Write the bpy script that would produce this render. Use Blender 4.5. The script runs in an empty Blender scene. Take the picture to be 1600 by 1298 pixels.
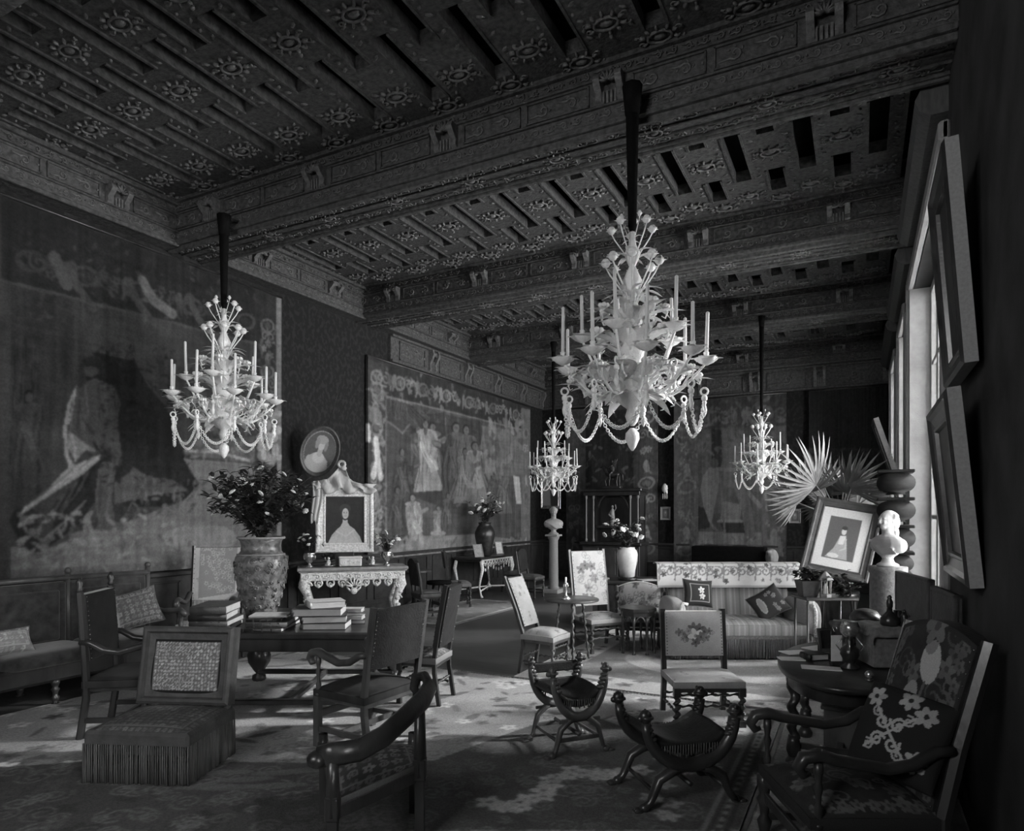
import bpy, bmesh, math, random
import numpy as np
from mathutils import Matrix, Vector
R = random.Random(7)
PI = math.pi
scene = bpy.context.scene
COL = scene.collection
# ------------------------------------------------------------------ camera
TH = math.radians(27.4); FP = 1050.0; HY = 800.0; EYE = 1.85
cd = bpy.data.cameras.new('camera'); cam = bpy.data.objects.new('camera', cd); COL.objects.link(cam)
cd.sensor_width = 36; cd.lens = 36*FP/1600; cd.shift_y = (HY-649)/1600; cd.clip_start = .05
cam.location = (0, 0, EYE); cam.rotation_euler = (PI/2, 0, TH)
scene.camera = cam
# ------------------------------------------------------------------ exposure, sky, sun
scene.view_settings.view_transform = 'Standard'; scene.view_settings.look = 'None'
scene.view_settings.gamma = 1; scene.view_settings.exposure = 2.8; scene.view_settings.use_curve_mapping = False
wd = bpy.data.worlds.new('world'); scene.world = wd; wd.use_nodes = True
wd.node_tree.nodes['Background'].inputs[0].default_value = (.62, .62, .62, 1)
wd.node_tree.nodes['Background'].inputs[1].default_value = 5.0
sl = bpy.data.lights.new('sun', 'SUN'); sun = bpy.data.objects.new('sun', sl); COL.objects.link(sun)
sl.energy = 4.8; sl.angle = math.radians(9)
sun.rotation_euler = Vector((-1, -.66, -.66)).to_track_quat('-Z', 'Y').to_euler()
BACKWINS = [(-4.2, -1.6)]; BSILL, BHEAD = 3.0, 5.0  # unseen window added behind the camera, set high to fill beams and chandelier
WINS = [(-1.2, .8), (6.35, 10.2), (11.5, 12.9), (14.6, 16.2)]
SILL, HEAD = .8, 4.75
for a_, b_ in WINS:        # portals: they only guide the sampling of the sky through each window opening
    l_ = bpy.data.lights.new('window_portal', 'AREA'); o_ = bpy.data.objects.new('window_portal', l_); COL.objects.link(o_)
    l_.shape = 'RECTANGLE'; l_.size = HEAD-SILL; l_.size_y = b_-a_; l_.cycles.is_portal = True
    o_.location = (1.13, (a_+b_)/2, (SILL+HEAD)/2); o_.rotation_euler = (0, math.radians(90), 0)
for a_, b_ in BACKWINS:
    l_ = bpy.data.lights.new('window_portal', 'AREA'); o_ = bpy.data.objects.new('window_portal', l_); COL.objects.link(o_)
    l_.shape = 'RECTANGLE'; l_.size = b_-a_; l_.size_y = BHEAD-BSILL; l_.cycles.is_portal = True
    o_.location = ((a_+b_)/2, -2.92, (BSILL+BHEAD)/2); o_.rotation_euler = (math.radians(90), 0, 0)
# ------------------------------------------------------------------ picture pixel -> place
ct, st = math.cos(TH), math.sin(TH)
def C(cx, d, z=0):
    return Vector((cx*ct - d*st, cx*st + d*ct, z))
def PD(x, y, d):
    return C((x-800)/FP*d, d, EYE + (HY-y)/FP*d)
def P(x, y, z=0):
    return PD(x, y, (EYE-z)*FP/(y-HY))
def L(x, d, z=0):
    return C((x-800)/FP*d, d, z)
def onX(x, y, X):
    u = (x-800)/FP; return PD(x, y, X/(u*ct-st))
def onY(x, y, Y):
    u = (x-800)/FP; return PD(x, y, Y/(u*st+ct))
# ------------------------------------------------------------------ materials
MAT = {}
def mat(name, v, rough=.6, spec=.3, metal=0, var=.25, scale=12, bump=.1, bscale=60, sheen=0, trans=0, stretch=(1,1,1), attr=False, v2=None, kind='noise', thr=None, coat=0):
    if name in MAT: return MAT[name]
    m = bpy.data.materials.new(name); m.use_nodes = True; nt = m.node_tree; b = nt.nodes['Principled BSDF']
    tc = nt.nodes.new('ShaderNodeTexCoord'); mp = nt.nodes.new('ShaderNodeMapping'); mp.inputs['Scale'].default_value = stretch
    nt.links.new(tc.outputs['Object'], mp.inputs[0])
    if kind == 'voronoi':
        n = nt.nodes.new('ShaderNodeTexVoronoi'); out = n.outputs['Distance']
    elif kind == 'wave':
        n = nt.nodes.new('ShaderNodeTexWave'); n.inputs['Distortion'].default_value = 6; n.inputs['Detail'].default_value = 3; out = n.outputs['Fac']
    else:
        n = nt.nodes.new('ShaderNodeTexNoise'); n.inputs['Detail'].default_value = 5; out = n.outputs['Fac']
    n.inputs['Scale'].default_value = scale
    nt.links.new(mp.outputs[0], n.inputs[0])
    rp = nt.nodes.new('ShaderNodeValToRGB')
    lo, hi = (v*(1-var), v*(1+var)) if v2 is None else (v, v2)
    e = rp.color_ramp.elements; t = thr or (.3, .7)
    e[0].position = t[0]; e[1].position = t[1]; e[0].color = (lo, lo, lo, 1); e[1].color = (hi, hi, hi, 1)
    nt.links.new(out, rp.inputs[0]); src = rp.outputs[0]
    if attr:
        a = nt.nodes.new('ShaderNodeAttribute'); a.attribute_name = 'Col'
        mx = nt.nodes.new('ShaderNodeMix'); mx.data_type = 'RGBA'; mx.blend_type = 'MULTIPLY'; mx.inputs[0].default_value = 1
        nt.links.new(a.outputs['Color'], mx.inputs[6]); nt.links.new(src, mx.inputs[7]); src = mx.outputs[2]
    nt.links.new(src, b.inputs['Base Color'])
    b.inputs['Roughness'].default_value = rough; b.inputs['Specular IOR Level'].default_value = spec; b.inputs['Metallic'].default_value = metal
    if sheen: b.inputs['Sheen Weight'].default_value = sheen
    if coat: b.inputs['Coat Weight'].default_value = coat; b.inputs['Coat Roughness'].default_value = .15
    if trans: b.inputs['Transmission Weight'].default_value = trans; b.inputs['IOR'].default_value = 1.3
    if bump:
        n2 = nt.nodes.new('ShaderNodeTexNoise'); n2.inputs['Scale'].default_value = bscale; n2.inputs['Detail'].default_value = 3
        nt.links.new(mp.outputs[0], n2.inputs[0])
        bp = nt.nodes.new('ShaderNodeBump'); bp.inputs['Strength'].default_value = bump; bp.inputs['Distance'].default_value = .02
        nt.links.new(n2.outputs['Fac'], bp.inputs['Height']); nt.links.new(bp.outputs[0], b.inputs['Normal'])
    MAT[name] = m; return m
mat('dark_wood', .03, .35, .5, var=.5, scale=6, stretch=(1,1,.3), coat=.25)
mat('mid_wood', .07, .4, .45, var=.4, scale=8, stretch=(1,1,.3), coat=.2)
mat('floor_wood', .07, .35, .4, var=.3, scale=3, stretch=(.6,8,1), bump=.05)
mat('wall_damask', .016, .8, .15, v2=.027, scale=14, kind='noise', thr=(.48,.58), stretch=(1,1,.8))
mat('wall_dark', .05, .8, .1, var=.3, scale=3)
mat('wainscot', .035, .6, .25, var=.3, scale=10)
mat('ceiling_field', .075, .6, .35, var=.5, scale=20, bump=.5, bscale=45)
mat('ceiling_relief', .135, .42, .5, var=.4, scale=25, bump=.4, bscale=60)
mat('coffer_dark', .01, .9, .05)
mat('glass', .92, .15, .8, var=.08, scale=30, bump=.3, bscale=90)
mat('candle', .8, .5, .3, var=.03)
mat('velvet_black', .008, .9, .05)
mat('white_marble', .38, .4, .4, var=.08, scale=8)
mat('marble_top', .3, .25, .5, var=.3, scale=10)
mat('gilt_white', .72, .45, .5, var=.3, scale=40, bump=.5, bscale=70)
mat('gilt', .2, .35, .6, metal=.4, var=.3, scale=40, bump=.3)
mat('silver', .55, .25, .6, metal=.8, var=.2)
mat('bronze', .05, .3, .6, metal=.5, var=.4)
mat('paper', .4, .8, .1, var=.15, scale=30, stretch=(1,1,40))
mat('page', .42, .8, .1, var=.08)
mat('leather', .02, .45, .4, var=.4, scale=14, bump=.2)
mat('leather_mid', .055, .5, .4, var=.3, scale=14, bump=.2)
mat('velvet_dark', .04, .85, .1, var=.5, scale=10, sheen=.3)
mat('fabric_mid', .12, .85, .1, var=.3, scale=40, bump=.3, bscale=200, sheen=.2)
mat('fabric_light', .34, .85, .1, var=.15, scale=60, bump=.3, bscale=220, sheen=.2)
mat('fringe', .1, .8, .1, var=.5, scale=30, stretch=(1,1,.1), bump=.6)
mat('painted', 1, .75, .15, var=.12, scale=150, bump=.25, bscale=260, attr=True)
mat('painted_tapestry', 1, .9, .05, v2=1.0, var=.0, scale=40, bump=.3, bscale=120, attr=True)
mat('painted_carpet', 1, .95, .05, var=.2, scale=60, bump=.4, bscale=140, attr=True)
mat('canvas', 1, .45, .3, var=.1, scale=60, bump=.1, attr=True)
MAT['painted_tapestry'].node_tree.nodes['Color Ramp'].color_ramp.elements[0].color = (.75,.75,.75,1)
mat('leaf', .05, .55, .3, var=.6, scale=8)
mat('palm_leaf', .10, .4, .4, var=.3, scale=5)
mat('flower', .7, .7, .2, var=.2, scale=12)
mat('porcelain', .7, .3, .5, var=.1, scale=20)
mat('vase_relief', .09, .35, .5, v2=.20, scale=16, thr=(.42,.58), bump=.5, bscale=25, coat=.3)
mat('frame_wood', .09, .4, .4, var=.3, scale=30, stretch=(1,1,.3))
mat('frame_side', .3, .8, .1, var=.12, scale=60)
mat('window_paint', .3, .5, .3, var=.1)
mat('lace', .6, .9, .05, var=.3, scale=60, kind='voronoi', bump=.5)
mat('cloth_grey', .16, .9, .05, var=.25, scale=30, bump=.3, sheen=.2)
mat('brass', .3, .25, .6, metal=.9, var=.2)
mat('box_dark', .03, .4, .5, var=.5, scale=20)
g = bpy.data.materials.new('window_glass'); g.use_nodes = True
nt = g.node_tree; nt.nodes.clear()
o_ = nt.nodes.new('ShaderNodeOutputMaterial'); t_ = nt.nodes.new('ShaderNodeBsdfTransparent'); g_ = nt.nodes.new('ShaderNodeBsdfGlossy'); g_.inputs['Roughness'].default_value = .05
m_ = nt.nodes.new('ShaderNodeMixShader'); f_ = nt.nodes.new('ShaderNodeFresnel'); f_.inputs[0].default_value = 1.5; nt.links.new(f_.outputs[0], m_.inputs[0]); t_.inputs[0].default_value = (.9, .9, .9, 1)
nt.links.new(t_.outputs[0], m_.inputs[1]); nt.links.new(g_.outputs[0], m_.inputs[2]); nt.links.new(m_.outputs[0], o_.inputs[0])
MAT['window_glass'] = g
# ------------------------------------------------------------------ mesh builder
def T(x=0, y=0, z=0, rz=0, rx=0, ry=0, s=1):
    m = Matrix.Translation((x, y, z)) @ Matrix.Rotation(rz, 4, 'Z') @ Matrix.Rotation(ry, 4, 'Y') @ Matrix.Rotation(rx, 4, 'X')
    if s != 1: m = m @ (Matrix.Scale(s, 4) if not isinstance(s, tuple) else Matrix.Diagonal((*s, 1)))
    return m
I4 = Matrix.Identity(4)
class MB:
    def __init__(s): s.v = []; s.f = []; s.sm = []
    def add(s, vs, fs, smooth=False, M=None):
        o = len(s.v)
        if M is not None: vs = [M @ Vector(v) for v in vs]
        s.v += [tuple(v) for v in vs]
        for f in fs: s.f.append(tuple(i+o for i in f)); s.sm.append(smooth)
        return s
    def box(s, x0, x1, y0, y1, z0, z1, M=None, b=0):
        if b:
            b = min(b, abs(x1-x0)/2.01, abs(y1-y0)/2.01, abs(z1-z0)/2.01)
            vs = []; idx = {}
            for i in (0,1):
                for j in (0,1):
                    for k in (0,1):
                        X, Y, Z = (x0,x1)[i], (y0,y1)[j], (z0,z1)[k]; sx, sy, sz = (b,-b)[i], (b,-b)[j], (b,-b)[k]
                        idx[i,j,k] = len(vs); vs += [(X, Y+sy, Z+sz), (X+sx, Y, Z+sz), (X+sx, Y+sy, Z)]
            g = lambda i,j,k,a: idx[i,j,k]+a
            fs = []
            for i in (0,1): q = [g(i,0,0,0), g(i,1,0,0), g(i,1,1,0), g(i,0,1,0)]; fs.append(q if i else q[::-1])
            for j in (0,1): q = [g(0,j,0,1), g(1,j,0,1), g(1,j,1,1), g(0,j,1,1)]; fs.append(q[::-1] if j else q)
            for k in (0,1): q = [g(0,0,k,2), g(1,0,k,2), g(1,1,k,2), g(0,1,k,2)]; fs.append(q if k else q[::-1])
            for j in (0,1):
                for k in (0,1): fs.append([g(0,j,k,1), g(1,j,k,1), g(1,j,k,2), g(0,j,k,2)])
            for i in (0,1):
                for k in (0,1): fs.append([g(i,0,k,0), g(i,1,k,0), g(i,1,k,2), g(i,0,k,2)])
            for i in (0,1):
                for j in (0,1): fs.append([g(i,j,0,0), g(i,j,1,0), g(i,j,1,1), g(i,j,0,1)])
            for i in (0,1):
                for j in (0,1):
                    for k in (0,1): fs.append([g(i,j,k,0), g(i,j,k,1), g(i,j,k,2)])
            return s.add(vs, fs, False, M)
        vs = [(x, y, z) for z in (z0, z1) for y in (y0, y1) for x in (x0, x1)]
        return s.add(vs, [(0,2,3,1),(4,5,7,6),(0,1,5,4),(2,6,7,3),(0,4,6,2),(1,3,7,5)], False, M)
    def cbox(s, c, sz, M=None, b=0):
        return s.box(c[0]-sz[0]/2, c[0]+sz[0]/2, c[1]-sz[1]/2, c[1]+sz[1]/2, c[2]-sz[2]/2, c[2]+sz[2]/2, M, b)
    def lathe(s, prof, n=16, M=None, smooth=True, sx=1, sy=1, off=None, flute=0, nf=8, cap=True):
        vs = []; m = len(prof)
        for k, (r, z) in enumerate(prof):
            ox, oy = off(k, z) if off else (0, 0)
            for i in range(n):
                a = 2*PI*i/n; rr = r*(1+flute*math.cos(nf*a)) if flute else r
                vs.append((rr*math.cos(a)*sx+ox, rr*math.sin(a)*sy+oy, z))
        fs = [(k*n+i, k*n+(i+1) % n, (k+1)*n+(i+1) % n, (k+1)*n+i) for k in range(m-1) for i in range(n)]
        if cap:
            fs.append(tuple(range(n))[::-1]); fs.append(tuple((m-1)*n+i for i in range(n)))
        return s.add(vs, fs, smooth, M)
    def twist(s, x, y, z0, z1, r, turns, n=10, amp=.38, M=None):
        m = max(8, int(turns*9)); pr = [(r, z0+(z1-z0)*k/m) for k in range(m+1)]
        return s.lathe(pr, n, (M or I4) @ T(x, y, 0), off=lambda k, z: (amp*r*math.cos(2*PI*turns*k/m), amp*r*math.sin(2*PI*turns*k/m)))
    def tube(s, pts, r, n=6, M=None, cap=True, flat=1, closed=False, smooth=True):
        pts = [Vector(p) for p in pts]; m = len(pts)
        rs = r if isinstance(r, (list, tuple)) else [r]*m
        vs = []; nrm = None
        for k in range(m):
            if closed: t = pts[(k+1) % m]-pts[k-1]
            else: t = pts[min(k+1, m-1)]-pts[max(k-1, 0)]
            if t.length < 1e-9: t = Vector((0, 0, 1))
            t.normalize()
            if nrm is None: nrm = t.orthogonal().normalized() if abs(t.z) > .9 or True and abs(t.z) > .9 else Vector((0,0,1)).cross(t).normalized()
            nrm = (nrm-t*nrm.dot(t)); nrm = nrm.normalized() if nrm.length > 1e-6 else t.orthogonal().normalized()
            bn = t.cross(nrm)
            for i in range(n):
                a = 2*PI*i/n; vs.append(pts[k]+(nrm*math.cos(a)*flat+bn*math.sin(a))*rs[k])
        K = m if closed else m-1
        fs = [(k*n+i, k*n+(i+1) % n, ((k+1) % m)*n+(i+1) % n, ((k+1) % m)*n+i) for k in range(K) for i in range(n)]
        if cap and not closed: fs += [tuple(range(n))[::-1], tuple((m-1)*n+i for i in range(n))]
        return s.add(vs, fs, smooth, M)
    def ell(s, c, r, M=None, n=8, m=6, rot=None):
        if not isinstance(r, (tuple, list)): r = (r, r, r)
        vs = [(0, 0, -1)]; 
        for k in range(1, m):
            a = -PI/2+PI*k/m
            for i in range(n): b = 2*PI*i/n; vs.append((math.cos(a)*math.cos(b), math.cos(a)*math.sin(b), math.sin(a)))
        vs.append((0, 0, 1))
        fs = [(0, 1+(i+1) % n, 1+i) for i in range(n)]
        for k in range(m-2):
            for i in range(n): fs.append((1+k*n+i, 1+k*n+(i+1) % n, 1+(k+1)*n+(i+1) % n, 1+(k+1)*n+i))
        e = len(vs)-1
        fs += [(e, 1+(m-2)*n+i, 1+(m-2)*n+(i+1) % n) for i in range(n)]
        Q = Matrix.Translation(c) @ (rot.to_matrix().to_4x4() if rot is not None else I4) @ Matrix.Diagonal((*r, 1))
        if M is not None: Q = M @ Q
        return s.add(vs, fs, True, Q)
    def cushion(s, c, sz, M=None, p=.35, n=20, m=12):
        def sp(a, e): return math.copysign(abs(a)**e, a)
        vs = []
        for k in range(m+1):
            a = -PI/2+PI*k/m
            for i in range(n):
                b = 2*PI*i/n
                vs.append((c[0]+sz[0]/2*sp(math.cos(a), p*1.4)*sp(math.cos(b), p), c[1]+sz[1]/2*sp(math.cos(a), p*1.4)*sp(math.sin(b), p), c[2]+sz[2]/2*sp(math.sin(a), p*1.9)))
        fs = [(k*n+i, k*n+(i+1) % n, (k+1)*n+(i+1) % n, (k+1)*n+i) for k in range(m) for i in range(n)]
        return s.add(vs, fs, True, M)
    def torus(s, c, Rr, r, M=None, n=16, m=6, sx=1, sy=1, a0=0, a1=2*PI):
        full = abs(a1-a0-2*PI) < 1e-6; K = n if full else n+1
        pts = [(c[0]+Rr*sx*math.cos(a0+(a1-a0)*k/n), c[1]+Rr*sy*math.sin(a0+(a1-a0)*k/n), c[2]) for k in range(K)]
        return s.tube(pts, r, m, M, closed=full)
    def prism(s, pts, t0, t1, M=None, smooth=False):
        n = len(pts); vs = [(x, y, t0) for x, y in pts]+[(x, y, t1) for x, y in pts]
        fs = [tuple(range(n))[::-1], tuple(range(n, 2*n))]+[(i, (i+1) % n, n+(i+1) % n, n+i) for i in range(n)]
        return s.add(vs, fs, smooth, M)
    def leaf(s, p, d, up, Ln, W, curl=.3, M=None, n=4, th=0):
        p = Vector(p); d = Vector(d).normalized(); sd = d.cross(Vector(up)); sd = sd.normalized() if sd.length > 1e-5 else d.orthogonal().normalized(); nn = sd.cross(d)
        vs = []; 
        for k in range(n+1):
            t = k/n; w = W*math.sin(PI*min(1, t*.92+.08))**.8
            q = p+d*Ln*t-nn*curl*Ln*t*t
            vs += [q-sd*w/2+nn*w*.15, q-nn*th, q+sd*w/2+nn*w*.15]
        fs = []
        for k in range(n):
            a = k*3; fs += [(a, a+1, a+4, a+3), (a+1, a+2, a+5, a+4)]
        return s.add(vs, fs, True, M)
    def spiral(s, c, r0, turns, w, M=None, n=16, sgn=1, tail=None, th=1, a0=0):
        pts = []; rs = []
        for k in range(n+1):
            t = k/n; a = a0+sgn*2*PI*turns*t; r = r0*(1-.85*t)
            pts.append((c[0]+r*math.cos(a), c[1]+r*math.sin(a), c[2])); rs.append(w*(1-.4*t))
        if tail: pts.insert(0, tail); rs.insert(0, w*.5)
        return s.tube(pts, rs, 4, M, flat=th)
    def fringe(s, x0, y0, x1, y1, z0, z1, step=.02, r=.006):
        Ln = math.hypot(x1-x0, y1-y0); n = max(2, int(Ln/step))
        for k in range(n+1):
            t = k/n; x = x0+(x1-x0)*t+R.uniform(-.002,.002); y = y0+(y1-y0)*t+R.uniform(-.003,.003)
            s.tube([(x, y, z1), (x, y, z0+R.uniform(-.008,.012))], [r*.7, r*1.3], 4)
        return s
    def build(s, name, m, parent=None, M=None, bevel=0, subsurf=0):
        me = bpy.data.meshes.new(name)
        me.from_pydata(s.v, [], s.f); me.validate()
        if len(me.polygons) == len(s.sm): me.polygons.foreach_set('use_smooth', s.sm)
        me.materials.append(MAT[m] if isinstance(m, str) else m)
        bm = bmesh.new(); bm.from_mesh(me); bmesh.ops.recalc_face_normals(bm, faces=bm.faces); bm.to_mesh(me); bm.free()
        o = bpy.data.objects.new(name, me); COL.objects.link(o)
        if parent is not None: o.parent = parent
        if M is not None: o.matrix_local = M
        if bevel:
            b = o.modifiers.new('bevel', 'BEVEL'); b.width = bevel; b.segments = 2; b.limit_method = 'ANGLE'
        return o
def tag(o, label=None, cat=None, group=None, kind=None):
    if label: o['label'] = label
    if cat: o['category'] = cat
    if group: o['group'] = group
    if kind: o['kind'] = kind
    return o
def thing(name, label, cat, loc=(0,0,0), rz=0, group=None):
    o = bpy.data.objects.new(name, None); COL.objects.link(o); o.empty_display_size = .1
    o.location = loc; o.rotation_euler = (0, 0, rz); return tag(o, label, cat, group)
def struct(o): o['kind'] = 'structure'; return o
def dup(o, loc=None, rz=None, label=None, group=None, parent=None, scale=None):
    c = o.copy(); COL.objects.link(c)
    if parent is not None: c.parent = parent
    if loc is not None: c.location = loc
    if rz is not None: c.rotation_euler = (0, 0, rz)
    if scale: c.scale = scale
    if label: c['label'] = label
    if group: c['group'] = group
    for ch in list(o.children): dup(ch, parent=c)
    return c
def voxel(o, size, smooth=6):
    m = o.modifiers.new('r', 'REMESH'); m.mode = 'VOXEL'; m.voxel_size = size; m.use_smooth_shade = True
    s_ = o.modifiers.new('s', 'SMOOTH'); s_.factor = .6; s_.iterations = smooth
    dg = bpy.context.evaluated_depsgraph_get(); me = bpy.data.meshes.new_from_object(o.evaluated_get(dg))
    o.modifiers.clear(); o.data = me
    return o
# ------------------------------------------------------------------ woven / painted surfaces
def vnoise(nx, ny, cx, cy, seed):
    rg = np.random.RandomState(seed); g = rg.rand(cy+2, cx+2)
    x = np.linspace(0, cx, nx); y = np.linspace(0, cy, ny); xi = x.astype(int).clip(0, cx-1 if cx > 0 else 0); yi = y.astype(int).clip(0, cy-1)
    fx = (x-xi); fy = (y-yi); fx = fx*fx*(3-2*fx); fy = fy*fy*(3-2*fy)
    a = g[np.ix_(yi, xi)]; b = g[np.ix_(yi, xi+1)]; c = g[np.ix_(yi+1, xi)]; d = g[np.ix_(yi+1, xi+1)]
    return (a*(1-fx)+b*fx)*(1-fy)[:, None]+(c*(1-fx)+d*fx)*fy[:, None]
class Paint:
    def __init__(s, w, h, nx, ny, base=.1, x0=0, y0=0):
        s.w, s.h, s.nx, s.ny, s.x0, s.y0 = w, h, nx, ny, x0, y0
        s.X, s.Y = np.meshgrid(np.linspace(x0, x0+w, nx), np.linspace(y0, y0+h, ny)); s.c = np.full((ny, nx), float(base))
        s.conv = None
    def q(s, pts): return [s.conv(*p) for p in pts] if s.conv else pts
    def sub(s, xa, xb, ya, yb):
        i0 = int((xa-s.x0)/s.w*(s.nx-1)); i1 = int((xb-s.x0)/s.w*(s.nx-1))+2; j0 = int((ya-s.y0)/s.h*(s.ny-1)); j1 = int((yb-s.y0)/s.h*(s.ny-1))+2
        i0 = max(0, i0); j0 = max(0, j0); i1 = min(s.nx, i1); j1 = min(s.ny, j1)
        if i0 >= i1 or j0 >= j1: return None
        return slice(j0, j1), slice(i0, i1)
    def poly(s, pts, v, a=1, raw=False):
        if not raw: pts = s.q(pts)
        xs = [p[0] for p in pts]; ys = [p[1] for p in pts]; sb = s.sub(min(xs), max(xs), min(ys), max(ys))
        if sb is None: return s
        X = s.X[sb]; Y = s.Y[sb]; ins = np.zeros(X.shape, bool); n = len(pts)
        for i in range(n):
            x1, y1 = pts[i]; x2, y2 = pts[(i+1) % n]
            if y1 == y2: continue
            cond = ((Y > y1) != (Y > y2)) & (X < (x2-x1)*(Y-y1)/(y2-y1)+x1)
            ins ^= cond
        s.c[sb] = np.where(ins, s.c[sb]*(1-a)+v*a, s.c[sb]); return s
    def ell(s, cx, cy, rx, ry, v, ang=0, a=1, ring=0):
        r = max(rx, ry); sb = s.sub(cx-r, cx+r, cy-r, cy+r)
        if sb is None: return s
        X = s.X[sb]-cx; Y = s.Y[sb]-cy; u = X*math.cos(ang)+Y*math.sin(ang); w = -X*math.sin(ang)+Y*math.cos(ang)
        d = (u/rx)**2+(w/ry)**2; ins = d < 1
        if ring: ins &= d > (1-ring)**2
        s.c[sb] = np.where(ins, s.c[sb]*(1-a)+v*a, s.c[sb]); return s
    def pell(s, x, y, rx, ry, v, a=1, n=14):     # ellipse given in picture pixels
        return s.poly([(x+rx*math.cos(2*PI*k/n), y+ry*math.sin(2*PI*k/n)) for k in range(n)], v, a)
    def stroke(s, pts, w, v, a=1, raw=False):
        if not raw: pts = s.q(pts)
        for (x1, y1), (x2, y2) in zip(pts[:-1], pts[1:]):
            sb = s.sub(min(x1, x2)-w, max(x1, x2)+w, min(y1, y2)-w, max(y1, y2)+w)
            if sb is None: continue
            X = s.X[sb]; Y = s.Y[sb]; L2 = (x2-x1)**2+(y2-y1)**2+1e-12
            t = (((X-x1)*(x2-x1)+(Y-y1)*(y2-y1))/L2).clip(0, 1); d = np.hypot(X-x1-t*(x2-x1), Y-y1-t*(y2-y1))
            s.c[sb] = np.where(d < w/2, s.c[sb]*(1-a)+v*a, s.c[sb])
        return s
    def flower(s, cx, cy, r, v, vc=None, n=5):
        a0 = R.uniform(0, 6)
        for k in range(n):
            a = a0+2*PI*k/n; s.ell(cx+r*.55*math.cos(a), cy+r*.55*math.sin(a), r*.5, r*.32, v*R.uniform(.85, 1.15), a)
        s.ell(cx, cy, r*.25, r*.25, v*.5 if vc is None else vc); return s
    def scroll(s, cx, cy, r, w, v, sg=1, a0=0, turns=1.3):
        pts = [(cx+r*(1-.8*t)*math.cos(a0+sg*2*PI*turns*t), cy+r*(1-.8*t)*math.sin(a0+sg*2*PI*turns*t)) for t in [k/14 for k in range(15)]]
        return s.stroke(pts, w, v, raw=True)
    def noise(s, amp, n=20, seed=1, rat=1):
        z = vnoise(s.nx, s.ny, n, max(1, int(n*s.h/s.w*rat)), seed)*.6+vnoise(s.nx, s.ny, n*3, max(1, int(3*n*s.h/s.w*rat)), seed+9)*.4
        s.c *= 1+amp*(z-.5)*2; return s
    def blur(s, n=1):
        for _ in range(n):
            c = s.c; p = np.pad(c, 1, mode='edge'); s.c = (p[1:-1, 1:-1]*4+p[:-2, 1:-1]+p[2:, 1:-1]+p[1:-1, :-2]+p[1:-1, 2:])/8
        return s
    def build(s, name, fn, m='painted', parent=None, back=None, rim=None):
        # fn(x, y) -> (px, py, pz) arrays
        X = s.X.ravel(); Y = s.Y.ravel(); p = fn(X, Y); co = np.stack([np.broadcast_to(q, X.shape) for q in p], 1)
        nx, ny = s.nx, s.ny; i = np.arange(nx-1); j = np.arange(ny-1); J, Ii = np.meshgrid(j, i, indexing='ij'); a = (J*nx+Ii).ravel()
        fs = np.stack([a, a+1, a+nx+1, a+nx], 1).tolist()
        cs = s.c.ravel().clip(0, 1); vs = co.tolist()
        if back:     # thickness: an edge strip and a back
            ring = [k for k in range(nx)]+[j_*nx+nx-1 for j_ in range(1, ny)]+[(ny-1)*nx+k for k in range(nx-2, -1, -1)]+[j_*nx for j_ in range(ny-2, 0, -1)]
            o = len(vs); B = Vector(back); vs += [tuple(Vector(vs[k])+B) for k in ring]; n = len(ring)
            fs += [[ring[k], ring[(k+1) % n], o+(k+1) % n, o+k] for k in range(n)]; fs.append([o+k for k in range(n)])
            cs = np.concatenate([cs, cs[ring]*.8])
        me = bpy.data.meshes.new(name); me.from_pydata(vs, [], fs)
        at = me.color_attributes.new('Col', 'FLOAT_COLOR', 'POINT')
        cc = np.ones((len(vs), 4), np.float32); cc[:, :3] = cs[:, None]; at.data.foreach_set('color', cc.ravel())
        me.polygons.foreach_set('use_smooth', [True]*((nx-1)*(ny-1))+[False]*(len(fs)-(nx-1)*(ny-1)))
        me.materials.append(MAT[m]); o = bpy.data.objects.new(name, me); COL.objects.link(o)
        if parent is not None: o.parent = parent
        return o
# ================================================================== THE ROOM
WL, WR, YF, YB = -8.0, .62, 17.3, -2.6
ZB, ZP = EYE+3.42, EYE+4.0        # beam underside, ceiling plate
BEAMS = [1.95, 5.7, 9.35, 12.95]; BW = .55
MU = Matrix(((1,0,0,0),(0,-1,0,0),(0,0,-1,0),(0,0,0,1)))            # local z -> down
def Mfront(x, y, z): return Matrix(((1,0,0,x),(0,0,-1,y),(0,1,0,z),(0,0,0,1)))   # local x->X, y->Z, z->-Y
def Mback(x, y, z): return Matrix(((-1,0,0,x),(0,0,1,y),(0,1,0,z),(0,0,0,1)))
def Mleft(x, y, z): return Matrix(((0,0,1,x),(1,0,0,y),(0,1,0,z),(0,0,0,1)))     # local x->Y, y->Z, z->+X
def Mright(x, y, z): return Matrix(((0,0,-1,x),(-1,0,0,y),(0,1,0,z),(0,0,0,1)))

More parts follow.
